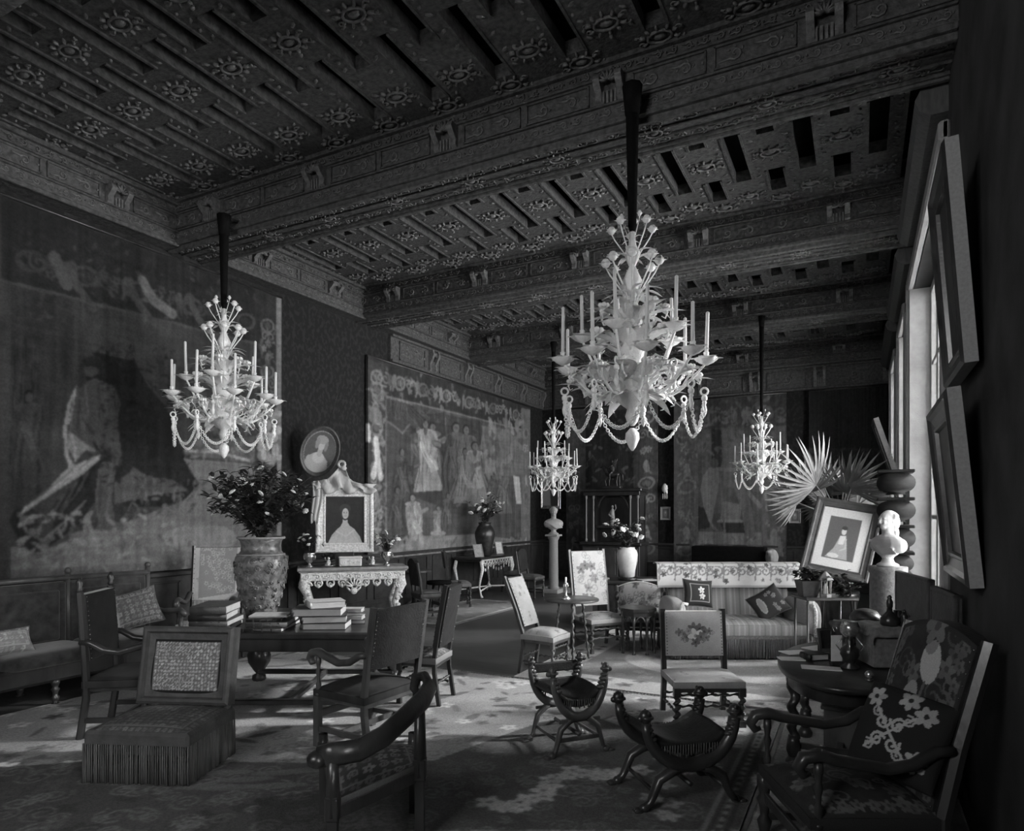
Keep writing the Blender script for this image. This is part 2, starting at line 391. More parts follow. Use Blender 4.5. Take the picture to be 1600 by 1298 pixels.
m = MB(); m.box(WL-.3, WR+.5, YB, YF+.3, -.12, 0); struct(m.build('floor', 'floor_wood'))
m = MB(); m.box(WL-.3, WL, YB, YF+.3, 0, 6.5); struct(m.build('wall_left', 'wall_damask'))
m = MB(); m.box(WL, WR+.5, YF, YF+.3, 0, 6.5); struct(m.build('wall_far', 'wall_damask'))
m = MB(); m.box(WL, WR+.5, YB-.3, YB, 0, BSILL); m.box(WL, WR+.5, YB-.3, YB, BHEAD, 6.5)
xs = [WL]+[q for w in BACKWINS for q in w]+[WR+.5]
for k in range(0, len(xs), 2): m.box(xs[k], xs[k+1], YB-.3, YB, BSILL, BHEAD)
struct(m.build('wall_back', 'wall_dark'))
for k, (a, b) in enumerate(BACKWINS):  # the added fill-light window, out of view
    w = thing('window_%d' % (k+5), None, None, (0, 0, 0)); struct(w); m = MB()
    for x in [a+(b-a)*i/3 for i in range(4)]: m.box(x-.04, x+.04, YB-.2, YB-.13, BSILL, BHEAD)
    for i in range(5): z = BSILL+(BHEAD-BSILL)*i/4; m.box(a, b, YB-.2, YB-.13, z-.03, z+.03)
    m.build('window_frame', 'window_paint', w); m = MB(); m.box(a, b, YB-.17, YB-.165, BSILL, BHEAD); m.build('pane', 'window_glass', w)
m = MB(); ys = [YB]+[q for w in WINS for q in w]+[YF]
for k in range(0, len(ys), 2): m.box(WR, WR+.5, ys[k], ys[k+1], 0, 6.5)
for a, b in WINS: m.box(WR, WR+.5, a, b, 0, SILL); m.box(WR, WR+.5, a, b, HEAD, 6.5)
struct(m.build('wall_right', 'wall_dark'))
for k, (a, b) in enumerate(WINS):
    w = thing('window_%d' % (k+1), None, None, (0, 0, 0)); struct(w)
    m = MB(); x0, x1 = .80, .88
    m.box(x0, x1, a, a+.08, SILL, HEAD, b=.01); m.box(x0, x1, b-.08, b, SILL, HEAD, b=.01); m.box(x0, x1, a, b, SILL, SILL+.09, b=.01); m.box(x0, x1, a, b, HEAD-.09, HEAD, b=.01)
    n = max(2, round((b-a)/.8))
    for i in range(1, n): yy = a+(b-a)*i/n; m.box(x0+.01, x1-.01, yy-.035, yy+.035, SILL, HEAD, b=.008)
    for i in range(1, 4): zz = SILL+(HEAD-SILL)*i/4; m.box(x0+.015, x1-.015, a, b, zz-.025, zz+.025, b=.008)
    m.build('window_frame', 'window_paint', w)
    m = MB(); m.box(x0+.035, x0+.042, a+.02, b-.02, SILL+.02, HEAD-.02); m.build('pane', 'window_glass', w)
    m = MB()        # moulded casing on the room side and reveal boards
    m.box(WR-.05, WR+.19, b-.035, b-.002, SILL, HEAD); m.box(WR-.05, WR+.19, a+.002, a+.035, SILL, HEAD)
    m.box(WR-.06, WR, b, b+.16, SILL-.1, HEAD+.16, b=.015); m.box(WR-.09, WR-.03, b+.02, b+.06, SILL-.1, HEAD+.1, b=.015); m.box(WR-.06, WR, a-.16, a, SILL-.1, HEAD+.16, b=.015); m.box(WR-.08, WR, a-.16, b+.16, HEAD, HEAD+.16, b=.02)
    m.box(WR-.12, WR+.19, a-.1, b+.1, SILL-.06, SILL, b=.015)
    m.build('window_casing', 'window_paint', w)
# --- relief ornament helpers -------------------------------------------------
def cartouche(m, M, s=1.0, v=0):
    Q = M @ Matrix.Scale(s, 4)
    m.torus((0,0,.012), .085, .013, Q, 12, 5, sx=1.15, sy=.8)
    m.ell((0,0,.0), (.06,.04,.028), Q, 8, 4)
    for k in range(5):
        a = PI*(.12+.76*k/4)
        for sg in (1, -1):
            rr = .125
            m.ell((rr*1.12*math.cos(a), sg*rr*.85*math.sin(a), .01), (.032,.014,.022), Q @ T(0,0,0), 6, 3, Matrix.Rotation(sg*a, 3, 'Z').to_euler())
    for sg in (1, -1):
        m.spiral((sg*.155, .045, .01), .035, .9, .009, Q, 7, sg); m.spiral((sg*.155, -.045, .01), .035, .9, .009, Q, 7, -sg)
    if v: m.ell((0, -.13, .03), .02, Q, 6, 4)
def vine(m, M, Ln, h, step=None, w=.012):
    step = step or h*1.25; n = max(1, int(Ln/step)); step = Ln/n; sg = 1
    for k in range(n):
        x = (k+.5)*step; c = (x, h/2+sg*h*.04, .004)
        m.spiral(c, h*.36, 1.15, w, M, 10, sg, tail=(x-step*.5, h/2-sg*h*.25, .004), a0=-sg*PI*.8)
        for j in range(3):
            a = R.uniform(0, 2*PI); m.ell((x+h*.42*math.cos(a), h/2+h*.40*math.sin(a), .003), (h*.13, h*.05, .014), M, 5, 3, Matrix.Rotation(a+.8, 3, 'Z').to_euler())
        if k % 2: m.ell((x+step*.5, h/2, .005), (h*.1, h*.1, .02), M, 6, 4)
        sg = -sg
def shell(m, M, s):
    for k in range(7):
        a = PI*(.08+.84*k/6); m.ell((s*.55*math.cos(a), s*.5*math.sin(a), .01), (s*.5, s*.1, .03), M, 6, 3, Matrix.Rotation(a, 3, 'Z').to_euler())
def corbel(m, M, h):     # scrolled bracket with a shell head; local x along beam, y up, z out
    for sg in (-1, 1):
        pts = [(0,0),(.02,.0),(.05,.1*h),(.04,.35*h),(.10,.6*h),(.13,.8*h),(.11,h),(0,h)]
        Q = M @ Matrix(((0,0,1,sg*.10-.03),(0,1,0,0),(1,0,0,0),(0,0,0,1)))
        m.prism(pts, 0, .06, Q)
    shell(m, M @ T(0, h*.72, .07), .11)
    for k in range(4): m.box(-.07+k*.037, -.05+k*.037, 0, h*.5, 0, .03, M)
def ornament_face(f, r, M, Ln, h, solid=.0):
    # f: flat mouldings mesh, r: relief mesh; a panelled frieze of length Ln and height h
    f.box(0, Ln, 0, .05, -.02, .05, M, b=.01); f.box(0, Ln, .05, .075, -.02, .03, M)
    vine(r, M @ T(0, .08, .0), Ln, .10, .14, .008)
    f.box(0, Ln, .185, .205, -.02, .035, M, b=.008)
    f.box(0, Ln, h-.17, h-.15, -.02, .03, M, b=.006); vine(r, M @ T(0, h-.15, .01), Ln, .09, .13, .007)
    f.box(0, Ln, h-.055, h, -.02, .06, M, b=.012)
    H = h-.17-.21; n = max(1, round(Ln/1.9)); st_ = Ln/n
    for k in range(n):
        x = (k+.5)*st_; corbel(r, M @ T(x, .205, 0), H)
        for a0, a1 in ((x-st_/2, x-.17), (x+.17, x+st_/2)):
            f.box(a0+.03, a0+.045, .225, h-.19, -.01, .018, M); f.box(a1-.045, a1-.03, .225, h-.19, -.01, .018, M)
            f.box(a0+.03, a1-.03, .22, .235, -.01, .018, M); f.box(a0+.03, a1-.03, h-.2, h-.185, -.01, .018, M)
            vine(r, M @ T(a0+.06, .235, .0), a1-a0-.12, H-.06, None, .013)
# --- beams --------------------------------------------------------------------
LX = WR-WL; Hf = ZP-ZB
for k, yb in enumerate(BEAMS):
    root = thing('trim_%d' % (k+1), None, None); struct(root)
    f = MB(); f.box(WL, WR, yb, yb+BW, ZB, ZP+.25)
    r = MB()
    if k: ornament_face(f, r, Mfront(WL, yb, ZB), LX, Hf+.02)
    # soffit: raised edges and scrolled centre
    S = Matrix(((1,0,0,WL),(0,-1,0,yb+BW),(0,0,-1,ZB),(0,0,0,1)))
    if k:
        for a, b, t in ((0,.05,.05),(.05,.08,.03),(BW-.08,BW-.05,.03),(BW-.05,BW,.05),(.2,.22,.02),(BW-.22,BW-.2,.02)): f.box(0, LX, a, b, -.01, t, S, b=.006)
        vine(r, S @ T(0, .085, 0), LX, .11, .15, .008); vine(r, S @ T(0, BW-.195, 0), LX, .11, .15, .008)
        for i in range(9): cartouche(r, S @ T(.6+i*LX/9, BW/2, 0), .75)
    f.build('beam', 'ceiling_field', root)
    if k: r.build('beam_carving', 'ceiling_relief', root)
# --- coffered ceiling between the beams ----------------------------------------
f = MB(); r = MB()
bays = [(BEAMS[0]+BW, BEAMS[1]), (BEAMS[1]+BW, BEAMS[2]), (BEAMS[2]+BW, BEAMS[3]), (BEAMS[3]+BW, YF)]
PITCH = .3525; SW = .20
ncol = int(LX/PITCH)
for bi, (ya, yb) in enumerate(bays):
    c = (ya+yb)/2+.1
    for i in range(ncol+1):
        xc = WR-.45-i*PITCH+ (0 if bi != 0 else .1)
        if xc < WL: break
        f.box(xc+SW/2, min(WR, xc+PITCH-SW/2), ya, yb, ZP, ZP+.13)
        slots = [(c-.5, c+.6), (c-1.62, c-1.05)] if i % 2 == 0 else [(c-1.25, c-.38), (c+.45, c+1.0)]
        if bi == 0: slots = [(c-.55, c+.55), (c-1.6, c-1.05)] if i % 2 == 0 else [(c-1.45, c-.3), (c+.3, c+1.25)]
        slots = [(max(a, ya+.05), min(b, yb-.1)) for a, b in slots if b > ya+.1]
        slots.sort(); y = ya
        for a, b in slots:
            f.box(xc-SW/2, xc+SW/2, y, a, ZP, ZP+.13)
            if a-y > .2: cartouche(r, MU.copy() if False else Matrix.Translation((xc, (y+a)/2, ZP)) @ MU, 1.05, R.random() < .5)
            # raised rim round each dark coffer
            for q in (-1, 1): f.box(xc+q*SW/2-.012, xc+q*SW/2+.012, a, b, ZP-.018, ZP)
            y = b
        f.box(xc-SW/2, xc+SW/2, y, yb, ZP, ZP+.13)
        if yb-y > .2: cartouche(r, Matrix.Translation((xc, (y+yb)/2, ZP)) @ MU, 1.05, R.random() < .5)
        # leafwork on the joist between two coffers
        for t in range(int((yb-ya)/.21)):
            yy = ya+.1+t*.21; r.ell((xc+PITCH/2, yy, ZP), (.045, .02, .014), None, 5, 3, Matrix.Rotation(R.choice((.6, -.6)), 3, 'Z').to_euler())
            if R.random() < .35: r.ell((xc+PITCH/2+R.uniform(-.03,.03), yy+.1, ZP-.012), .016, None, 6, 4)
root = thing('ceiling', None, None); struct(root)
f.build('coffer_lattice', 'ceiling_field', root); r.build('ceiling_carving', 'ceiling_relief', root)
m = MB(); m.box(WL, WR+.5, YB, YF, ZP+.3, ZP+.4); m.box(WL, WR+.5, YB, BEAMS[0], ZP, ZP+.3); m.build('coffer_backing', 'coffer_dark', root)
# --- cornices along the walls ---------------------------------------------------
def cornice(k, M, Ln, dz, depth):
    root = thing('trim_%d' % k, None, None); struct(root); f = MB(); r = MB()
    f.box(0, Ln, 0, ZP-ZB+.25+dz, -depth, 0, M); ornament_face(f, r, M, Ln, Hf+dz)
    f.build('cornice', 'ceiling_field', root); r.build('cornice_carving', 'ceiling_relief', root)
cy = [(BEAMS[0]+BW, BEAMS[1]), (BEAMS[1]+BW, BEAMS[2]), (BEAMS[2]+BW, BEAMS[3]), (BEAMS[3]+BW, YF)]
for k, (a, b) in enumerate(cy): cornice(6+k, Mleft(WL+.2, a, ZB-.02), b-a-(.25 if k == 3 else 0), 0, .2)
cornice(10, Mfront(WL+.2, YF-.25, ZB+.0), LX-.2, 0, .25)
# lower frieze under the cornice: left wall from the second bay on, and the far wall
root = thing('trim_11', None, None); struct(root); f = MB(); r = MB()
def lowfrieze(M, Ln, h):
    f.box(0, Ln, 0, h, -.06, 0, M); f.box(0, Ln, 0, .05, 0, .05, M, b=.01); f.box(0, Ln, h-.05, h, 0, .06, M, b=.01)
    n = round(Ln/1.5)
    for i in range(n):
        x = (i+.5)*Ln/n; w_ = Ln/n*.62
        for a, b, c_, d_ in ((x-w_/2, x+w_/2, .08, .10), (x-w_/2, x+w_/2, h-.10, h-.08), (x-w_/2, x-w_/2+.02, .08, h-.08), (x+w_/2-.02, x+w_/2, .08, h-.08)): f.box(a, b, c_, d_, 0, .02, M)
        vine(r, M @ T(x-w_/2+.03, .11, 0), w_-.06, h-.22); corbel(r, M @ T(x+Ln/n/2, .05, 0), h-.1)
lowfrieze(Mleft(WL+.06, 10.3, 4.72), YF-10.3-.06, ZB-4.74); lowfrieze(Mfront(WL+.06, YF-.1, 4.72), LX-.1, ZB-4.72)
f.build('frieze', 'ceiling_field', root); r.build('frieze_carving', 'ceiling_relief', root)
# right-hand window pelmets (pale curved boards under the ceiling)
for k, (a, b) in enumerate([(6.3, 9.3), (9.95, 12.9), (13.55, 16.9)]):
    m = MB(); pts = [(0, 0), (-.12, 0), (-.2, .05), (-.23, .14), (-.2, .2), (-.05, .5), (0, .5)]
    m.prism([(x, z) for x, z in pts], 0, b-a, Matrix(((1,0,0,WR),(0,0,1,a),(0,1,0,ZB-.25),(0,0,0,1))), False)
    struct(m.build('trim_%d' % (12+k), 'frame_wood'))
# --- wainscot (dado) along left and far wall --------------------------------------
def dado(k, M, Ln, h):
    m = MB(); m.box(0, Ln, 0, h, -.02, .03, M); m.box(0, Ln, h-.06, h, .03, .08, M, b=.012); m.box(0, Ln, 0, .16, .03, .05, M, b=.01)
    n = round(Ln/.95)
    for i in range(n):
        x0 = i*Ln/n+.09; x1 = (i+1)*Ln/n-.09
        for a, b, c_, d_ in ((x0, x1, .24, .27), (x0, x1, h-.15, h-.12), (x0, x0+.03, .24, h-.12), (x1-.03, x1, .24, h-.12)): m.box(a, b, c_, d_, .03, .05, M, b=.006)
    o = m.build('baseboard_'+k, 'wainscot'); struct(o)
dado('left', Mleft(WL+.02, YB, 0), YF-YB, 1.08); dado('far', Mfront(WL+.05, YF-.02, 0), LX-.05, 1.05)
# ================================================================== TAPESTRIES AND PICTURES
def zc(ox, oy, k): return lambda pts: [(ox+x/k, oy+y/k) for x, y in pts]
def border_motifs(p, x0, y0, x1, y1, n, r, v, seed):
    rg = random.Random(seed)
    for k in range(n):
        t = (k+.5)/n; x = x0+(x1-x0)*t; y = y0+(y1-y0)*t; c = p.conv(x, y); q = k % 4
        vv = v*rg.uniform(.7, 1.3)
        if q == 0: p.ell(*c, r, r*.7, vv, .3, 1, .3); p.ell(*c, r*.5, r*.35, vv*.6)
        elif q == 1: p.scroll(c[0]-r*.4, c[1], r*.6, r*.16, vv, 1, rg.uniform(0, 6)); p.scroll(c[0]+r*.5, c[1]+r*.1, r*.6, r*.16, vv, -1, rg.uniform(0, 6))
        elif q == 2:
            for _ in range(4): p.flower(c[0]+rg.uniform(-.6, .6)*r, c[1]+rg.uniform(-.6, .6)*r, r*.35, vv)
        else: p.ell(c[0], c[1]+r*.5, r*.22, r*.25, vv*1.3); p.ell(*c, r*.35, r*.6, vv*1.2, .3); p.stroke([(c[0]-r*.3, c[1]-r*.9), c, (c[0]+r*.5, c[1]-r*.7)], r*.22, vv*1.1, raw=True)
def folds(p, a, b, w0, w1, v, n=8, seed=0):
    # drapery falling from a to b (picture pixels): a body of cloth with light and dark pleats
    rg = random.Random(seed); ax, ay = a; bx, by = b; L_ = math.hypot(bx-ax, by-ay); nx_, ny_ = -(by-ay)/L_, (bx-ax)/L_
    le = []; ri = []
    for k in range(7):
        t = k/6; w = (w0+(w1-w0)*t)/2*(1+.18*math.sin(t*7+seed)); cx, cy = ax+(bx-ax)*t+2*math.sin(t*5+seed), ay+(by-ay)*t
        le.append((cx+nx_*w, cy+ny_*w)); ri.append((cx-nx_*w, cy-ny_*w))
    p.poly(le+ri[::-1], v)
    sc = abs(p.conv(ax+1, ay)[0]-p.conv(ax, ay)[0])
    for k in range(n):
        f = (k+.5)/n*2-1; pts = [(x0+(x1-x0)*(f*.5+.5)+1.5*math.sin(j*1.3+k), y0+(y1-y0)*(f*.5+.5)) for j, ((x0, y0), (x1, y1)) in enumerate(zip(ri, le))]
        j0 = rg.randint(0, 2); j1 = rg.randint(4, 7); p.stroke(pts[j0:j1], sc*(w0+w1)/n*.22, v*(1.5 if k % 2 else .45), .75)
def fig(p, x, y, H, robe=.3, skin=.2, lean=0, seed=0, wide=.34, arm=1, hair=.04):
    # robed figure, head top at (x, y), height H in picture pixels
    sc = abs(p.conv(x+1, y)[0]-p.conv(x, y)[0]); h = H/7.4; X = lambda t: x+lean*t*H
    folds(p, (X(.18), y+H*.17), (X(1), y+H), H*wide*.62, H*wide, robe, 9, seed)
    p.pell(X(.16), y+H*.18, H*wide*.36, H*.05, robe*1.15); p.stroke([(X(.1), y+h*.8), (X(.16), y+H*.17)], sc*h*.45, skin*.8)
    p.pell(X(.05), y+h*.46, h*.40, h*.54, hair); p.pell(X(.05)+h*.06, y+h*.55, h*.29, h*.42, skin)
    p.pell(X(.05)+h*.12, y+h*.52, h*.05, h*.05, skin*.4)
    if arm: p.stroke([(X(.2)+H*.07*arm, y+H*.2), (X(.36)+H*.13*arm, y+H*.34), (X(.34)+H*.26*arm, y+H*.28)], sc*h*.36, robe*.8); p.stroke([(X(.34)+H*.2*arm, y+H*.30), (X(.34)+H*.28*arm, y+H*.27)], sc*h*.24, skin)
    folds(p, (X(.3)-H*.06, y+H*.32), (X(.8)+H*.08, y+H*.72), H*.07, H*.12, robe*1.35, 4, seed+3)
def mottle(p, amp, fx, fy, seed):
    p.c *= 1+amp*(vnoise(p.nx, p.ny, fx, fy, seed)-.5)*2
def leafage(p, x0, y0, x1, y1, n, v, rr, seed):
    rg = random.Random(seed); sc = abs(p.conv(x0+1, y0)[0]-p.conv(x0, y0)[0])
    for _ in range(n):
        x = rg.uniform(x0, x1); y = rg.uniform(y0, y1); c = p.conv(x, y); p.ell(c[0], c[1], sc*rr*rg.uniform(.6, 1.6), sc*rr*rg.uniform(.25, .6), v*rg.uniform(.5, 1.6), rg.uniform(0, 3), .7)
def rod(parent, a, b):
    m = MB(); m.tube([a, b], .018, 8); return m.build('hanging_rod', 'dark_wood', parent)
def wallpaint(X, y0, y1, z0, z1, nx, ny, base):
    p = Paint(y1-y0, z1-z0, nx, ny, base, y0, z0)
    def cv(x, y): q = onX(x, y, X); return (q.y, q.z)
    p.conv = cv; return p
def farpaint(Yw, x0, x1, z0, z1, nx, ny, base):
    p = Paint(x1-x0, z1-z0, nx, ny, base, x0, z0)
    def cv(x, y): q = onY(x, y, Yw); return (q.x, q.z)
    p.conv = cv; return p
# ---- large tapestry at the left
X1 = WL+.07
y1 = onX(441, 800, X1).y
p = wallpaint(X1, 1.6, y1, 1.10, 5.15, 420, 300, .07)
Z = zc(0, 340, 2.237)
p.noise(.35, 9, 3)
for k in range(9): p.stroke(Z([(60+k*24, 250), (70+k*22, 700)]), .05, .05, .5)
p.poly(Z([(40, 230), (250, 270), (260, 460), (200, 640), (140, 1000), (40, 1020)]), .04, .55)
p.poly(Z([(330, 470), (470, 500), (520, 590), (580, 660), (620, 760), (660, 880), (720, 960), (560, 1010), (430, 1010), (380, 850), (390, 700), (300, 560)]), .028, .95)
p.poly(Z([(400, 870), (450, 862), (520, 905), (600, 915), (660, 955), (560, 965), (470, 985), (400, 1000)]), .13, .8)
p.poly(Z([(620, 780), (990, 760), (990, 870), (870, 855), (650, 830)]), .15, .8); p.stroke(Z([(650, 812), (760, 820), (870, 848)]), .04, .4)
p.poly(Z([(640, 840), (860, 860), (990, 900), (990, 1300), (40, 1300), (40, 1150), (160, 1160), (300, 1110), (450, 1060), (640, 990), (700, 930)]), .22, .85)
p.poly(Z([(40, 1230), (990, 1180), (990, 1320), (40, 1320)]), .12, .6)
p.pell(*Z([(330, 1120)])[0], 40, 14, .3, .5); p.pell(*Z([(700, 1120)])[0], 60, 22, .34, .5)
# figure bending under a pale cloak
p.stroke(Z([(90, 1060), (130, 1120), (240, 1040), (350, 900), (420, 860)]), .30, .035)
p.stroke(Z([(210, 860), (180, 980), (150, 1100)]), .16, .07)
p.stroke(Z([(375, 880), (362, 980), (375, 1075)]), .19, .12); p.stroke(Z([(365, 1080), (428, 1080)]), .10, .13)
p.poly(Z([(270, 600), (330, 560), (400, 590), (420, 650), (400, 730), (390, 800), (330, 830), (250, 770), (255, 680)]), .10)
p.stroke(Z([(390, 610), (395, 740), (408, 850)]), .12, .10); p.stroke(Z([(285, 640), (290, 740)]), .08, .14, .7)
p.pell(*Z([(322, 515)])[0], 17, 17, .05); p.pell(*Z([(318, 530)])[0], 11, 12, .08)
p.poly(Z([(268, 588), (248, 640), (232, 740), (240, 840), (262, 866), (355, 826), (345, 850), (290, 895), (200, 950), (130, 1000), (62, 1048), (90, 1010), (150, 970), (210, 900), (240, 870), (222, 820), (220, 730), (235, 650)]), .33)
p.poly(Z([(240, 745), (300, 790), (355, 822), (300, 812), (262, 850), (236, 800)]), .25)
p.stroke(Z([(75, 1060), (100, 1100), (150, 1130), (260, 1030), (300, 990)]), .025, .16)
p.stroke(Z([(70, 1075), (110, 1050)]), .04, .35)
for k, (a, b) in enumerate((((262, 600), (238, 720)), ((256, 640), (232, 800)), ((250, 760), (262, 850)), ((330, 832), (215, 925)), ((300, 850), (160, 965)), ((250, 880), (110, 995)), ((345, 838), (240, 905)))):
    p.stroke(Z([a, ((a[0]+b[0])/2+4, (a[1]+b[1])/2), b]), .022, (.42, .16)[k % 2], .7)
for k in range(7): p.stroke(Z([(330-22*k, 870+20*k), (300-24*k, 930+22*k), (235-22*k, 1010+14*k)]), .03, (.02, .10)[k % 2], .6)
for a, b, v in (((300, 590), (310, 690), .16), ((345, 580), (350, 700), .055), ((372, 600), (372, 720), .14), ((290, 700), (330, 760), .055), ((385, 900), (378, 1030), .17), ((352, 900), (350, 1030), .06), ((280, 640), (270, 740), .05)): p.stroke(Z([a, b]), .03, v, .6)
p.poly(Z([(290, 495), (325, 480), (358, 500), (358, 540), (335, 520), (300, 520)]), .03)
for x in (55, 85, 120): folds(p, (x/2.237, 340+420/2.237), (x/2.237-4, 340+900/2.237), 10, 22, .05, 6, x)
fig(p, 45, 610, 150, .06, .08, .02, 2, .4, -1, .02)
leafage(p, 150, 540, 300, 760, 240, .03, 5, 3); leafage(p, 200, 745, 440, 800, 120, .12, 6, 4); leafage(p, 30, 800, 300, 890, 160, .22, 8, 5); leafage(p, 300, 640, 440, 720, 90, .18, 5, 6)
# borders
p.poly([(0, 300), (0, 436), (400, 536), (400, 300)], .035, .93); p.poly([(398, 380), (442, 380), (442, 890), (398, 890)], .045, .9)
border_motifs(p, 40, 405, 395, 505, 17, .17, .075, 3); leafage(p, 30, 380, 400, 500, 160, .06, 6, 8)
for q in (110, 205, 300): p.stroke([(q, 425+(q-110)*.26), (q+12, 450+(q-110)*.26), (q+36, 480+(q-110)*.26)], .10, .10, .8); p.pell(q-4, 418+(q-110)*.26, 9, 10, .09)
p.stroke(Z([(190, 140), (230, 235)]), .13, .11); p.stroke(Z([(500, 220), (540, 290), (600, 335)]), .13, .16); p.stroke([(0, 437), (400, 537)], .035, .09); p.stroke([(399, 537), (399, 880)], .04, .08)
border_motifs(p, 418, 500, 418, 860, 20, .15, .17, 5); leafage(p, 402, 500, 436, 860, 120, .12, 4, 9)
p.poly([(432, 440), (441, 440), (441, 890), (434, 890)], .28, .8)
for k in range(26): p.pell(R.uniform(402, 438), R.uniform(645, 720), R.uniform(4, 9), R.uniform(4, 10), R.uniform(.3, .6), .7)
p.noise(.22, 50, 8); mottle(p, .22, 150, 5, 4); mottle(p, .12, 12, 120, 5); p.blur(2); p.noise(.10, 140, 18); p.c *= .78
t = thing('tapestry', 'huge dark tapestry with a bending man in a pale cloak, left wall foreground', 'tapestry', (X1, 0, 0))
o = p.build('tapestry_cloth', lambda X, Y: (.012*np.sin(X*9)+0*X, X, Y), 'painted_tapestry', t, back=(-.05, 0, 0)); rod(t, (.0, 1.6, 5.16), (0, y1, 5.16))
# ---- tapestry with robed figures further along the left wall
ya, yb = onX(574, 800, X1).y, onX(829, 800, X1).y
p = wallpaint(X1, ya, yb, .98, 4.68, 300, 220, .09); Z = zc(540, 560, 3.244); p.noise(.3, 8, 12)
p.poly(Z([(100, -40), (940, 200), (940, 370), (520, 262), (205, 190), (100, 190)]), .045, .9); p.poly(Z([(100, 0), (206, 30), (206, 1400), (100, 1400)]), .07, .9); p.poly(Z([(888, 250), (940, 260), (940, 1100), (888, 1100)]), .22, .8)
border_motifs(p, 584, 588, 820, 652, 26, .2, .19, 6); leafage(p, 580, 580, 822, 660, 140, .14, 4, 14); border_motifs(p, 589, 600, 589, 860, 17, .2, .26, 7); leafage(p, 577, 600, 602, 860, 120, .2, 3.5, 15); border_motifs(p, 822, 665, 822, 860, 8, .2, .3, 8)
p.stroke(Z([(206, 195), (520, 268), (888, 360)]), .04, .2); p.stroke(Z([(206, 195), (206, 1200)]), .04, .2)
p.poly(Z([(210, 200), (390, 250), (340, 340), (290, 380), (240, 350), (210, 320)]), .07); p.stroke(Z([(215, 320), (290, 378), (385, 262)]), .04, .16)
p.poly(Z([(330, 300), (500, 270), (510, 480), (560, 740), (500, 760), (400, 720), (330, 700)]), .05, .7)
p.poly(Z([(505, 280), (680, 320), (700, 720), (560, 740)]), .06, .7)
p.poly(Z([(690, 340), (888, 370), (888, 640), (760, 640), (720, 560)]), .2, .8)
p.poly(Z([(790, 600), (888, 590), (888, 900), (790, 900)]), .11, .8)
for q in ((800, 660), (760, 680)): p.pell(*Z([q])[0], 3, 7, .3)
p.poly(Z([(220, 880), (420, 900), (640, 890), (888, 920), (888, 1060), (220, 1030)]), .26, .85)
p.poly(Z([(210, 400), (260, 400), (300, 600), (350, 800), (380, 920), (300, 940), (210, 900)]), .085, .7)
for k, (x, y, H, rb, sk, ln, ar) in enumerate(((652, 664, 92, .10, .14, .02, 1), (676, 660, 100, .13, .16, -.02, -1), (664, 655, 112, .30, .17, .06, 1), (712, 660, 118, .09, .17, -.04, -1), (728, 664, 116, .14, .18, .0, 1), (741, 690, 100, .24, .15, .05, -1), (726, 700, 86, .2, .14, .02, 1), (628, 700, 96, .07, .13, .0, 1), (644, 772, 84, .28, .26, .05, 1), (620, 760, 90, .08, .12, .02, -1), (684, 790, 56, .22, .22, .0, 1), (700, 770, 66, .10, .14, .0, 1), (770, 740, 62, .12, .14, 0, 1), (786, 736, 66, .16, .16, 0, -1))): fig(p, x, y, H, rb, sk, ln, k*3+1, .36, ar)
p.pell(*Z([(470, 885)])[0], 12, 4, .3)
for q in range(6): folds(p, (606+q*9, 622+q*3), (612+q*12, 668-abs(q-3)*6), 6, 10, .07+.02*(q % 2), 4, q)
leafage(p, 605, 840, 822, 880, 160, .22, 5, 12); leafage(p, 755, 660, 815, 740, 70, .2, 6, 13)
for q in range(7): p.stroke([(786+q*5, 770), (786+q*5, 838)], .05, .07 if q % 2 else .15, .6)
p.poly(Z([(850, 592), (880, 600), (890, 735), (868, 735)]), .5)
p.stroke(Z([(155, 415), (165, 520), (140, 590)]), .17, .62); p.stroke(Z([(165, 520), (180, 600)]), .14, .6); p.stroke(Z([(113, 345), (115, 410)]), .1, .6); p.pell(*Z([(150, 290)])[0], 11, 13, .2)
p.noise(.22, 50, 4); mottle(p, .2, 150, 5, 4); mottle(p, .12, 12, 100, 5); p.blur(2); p.noise(.10, 120, 14)
t = thing('tapestry', 'tapestry of robed figures in a wide scrolled border behind the fretwork table', 'tapestry', (X1, 0, 0))
p.build('tapestry_cloth', lambda X, Y: (.012*np.sin(X*8)+0*X, X, Y), 'painted_tapestry', t, back=(-.05, 0, 0)); rod(t, (0, ya, 4.69), (0, yb, 4.69))
# ---- far wall tapestries
YT = YF-.1
def far_tap(x0, x1, z0, z1, paint, label, base=.09):
    a, b = onY(x0, 800, YT).x, onY(x1, 800, YT).x
    p = farpaint(YT, a, b, z0, z1, 200, 180, base); p.noise(.3, 7, int(x0)); paint(p); p.noise(.25, 40, 3); mottle(p, .2, 90, 5, 4); p.blur(1)
    t = thing('tapestry', label, 'tapestry', (0, YT, 0)); p.build('tapestry_cloth', lambda X, Y: (X, .01*np.sin(X*9)+0*X, Y), 'painted_tapestry', t, back=(0, .05, 0)); rod(t, (a, 0, z1+.01), (b, 0, z1+.01))
def fA(p):
    p.poly([(990, 560), (1030, 560), (1030, 900), (995, 900)], .13, .8); border_motifs(p, 1010, 640, 1010, 870, 9, .24, .3, 2); border_motifs(p, 897, 650, 897, 860, 8, .2, .16, 4); border_motifs(p, 890, 630, 1020, 615, 6, .25, .12, 4)
    p.poly([(915, 640), (990, 640), (990, 770), (915, 770)], .03, .8); leafage(p, 885, 620, 1027, 870, 260, .11, 4, 3)
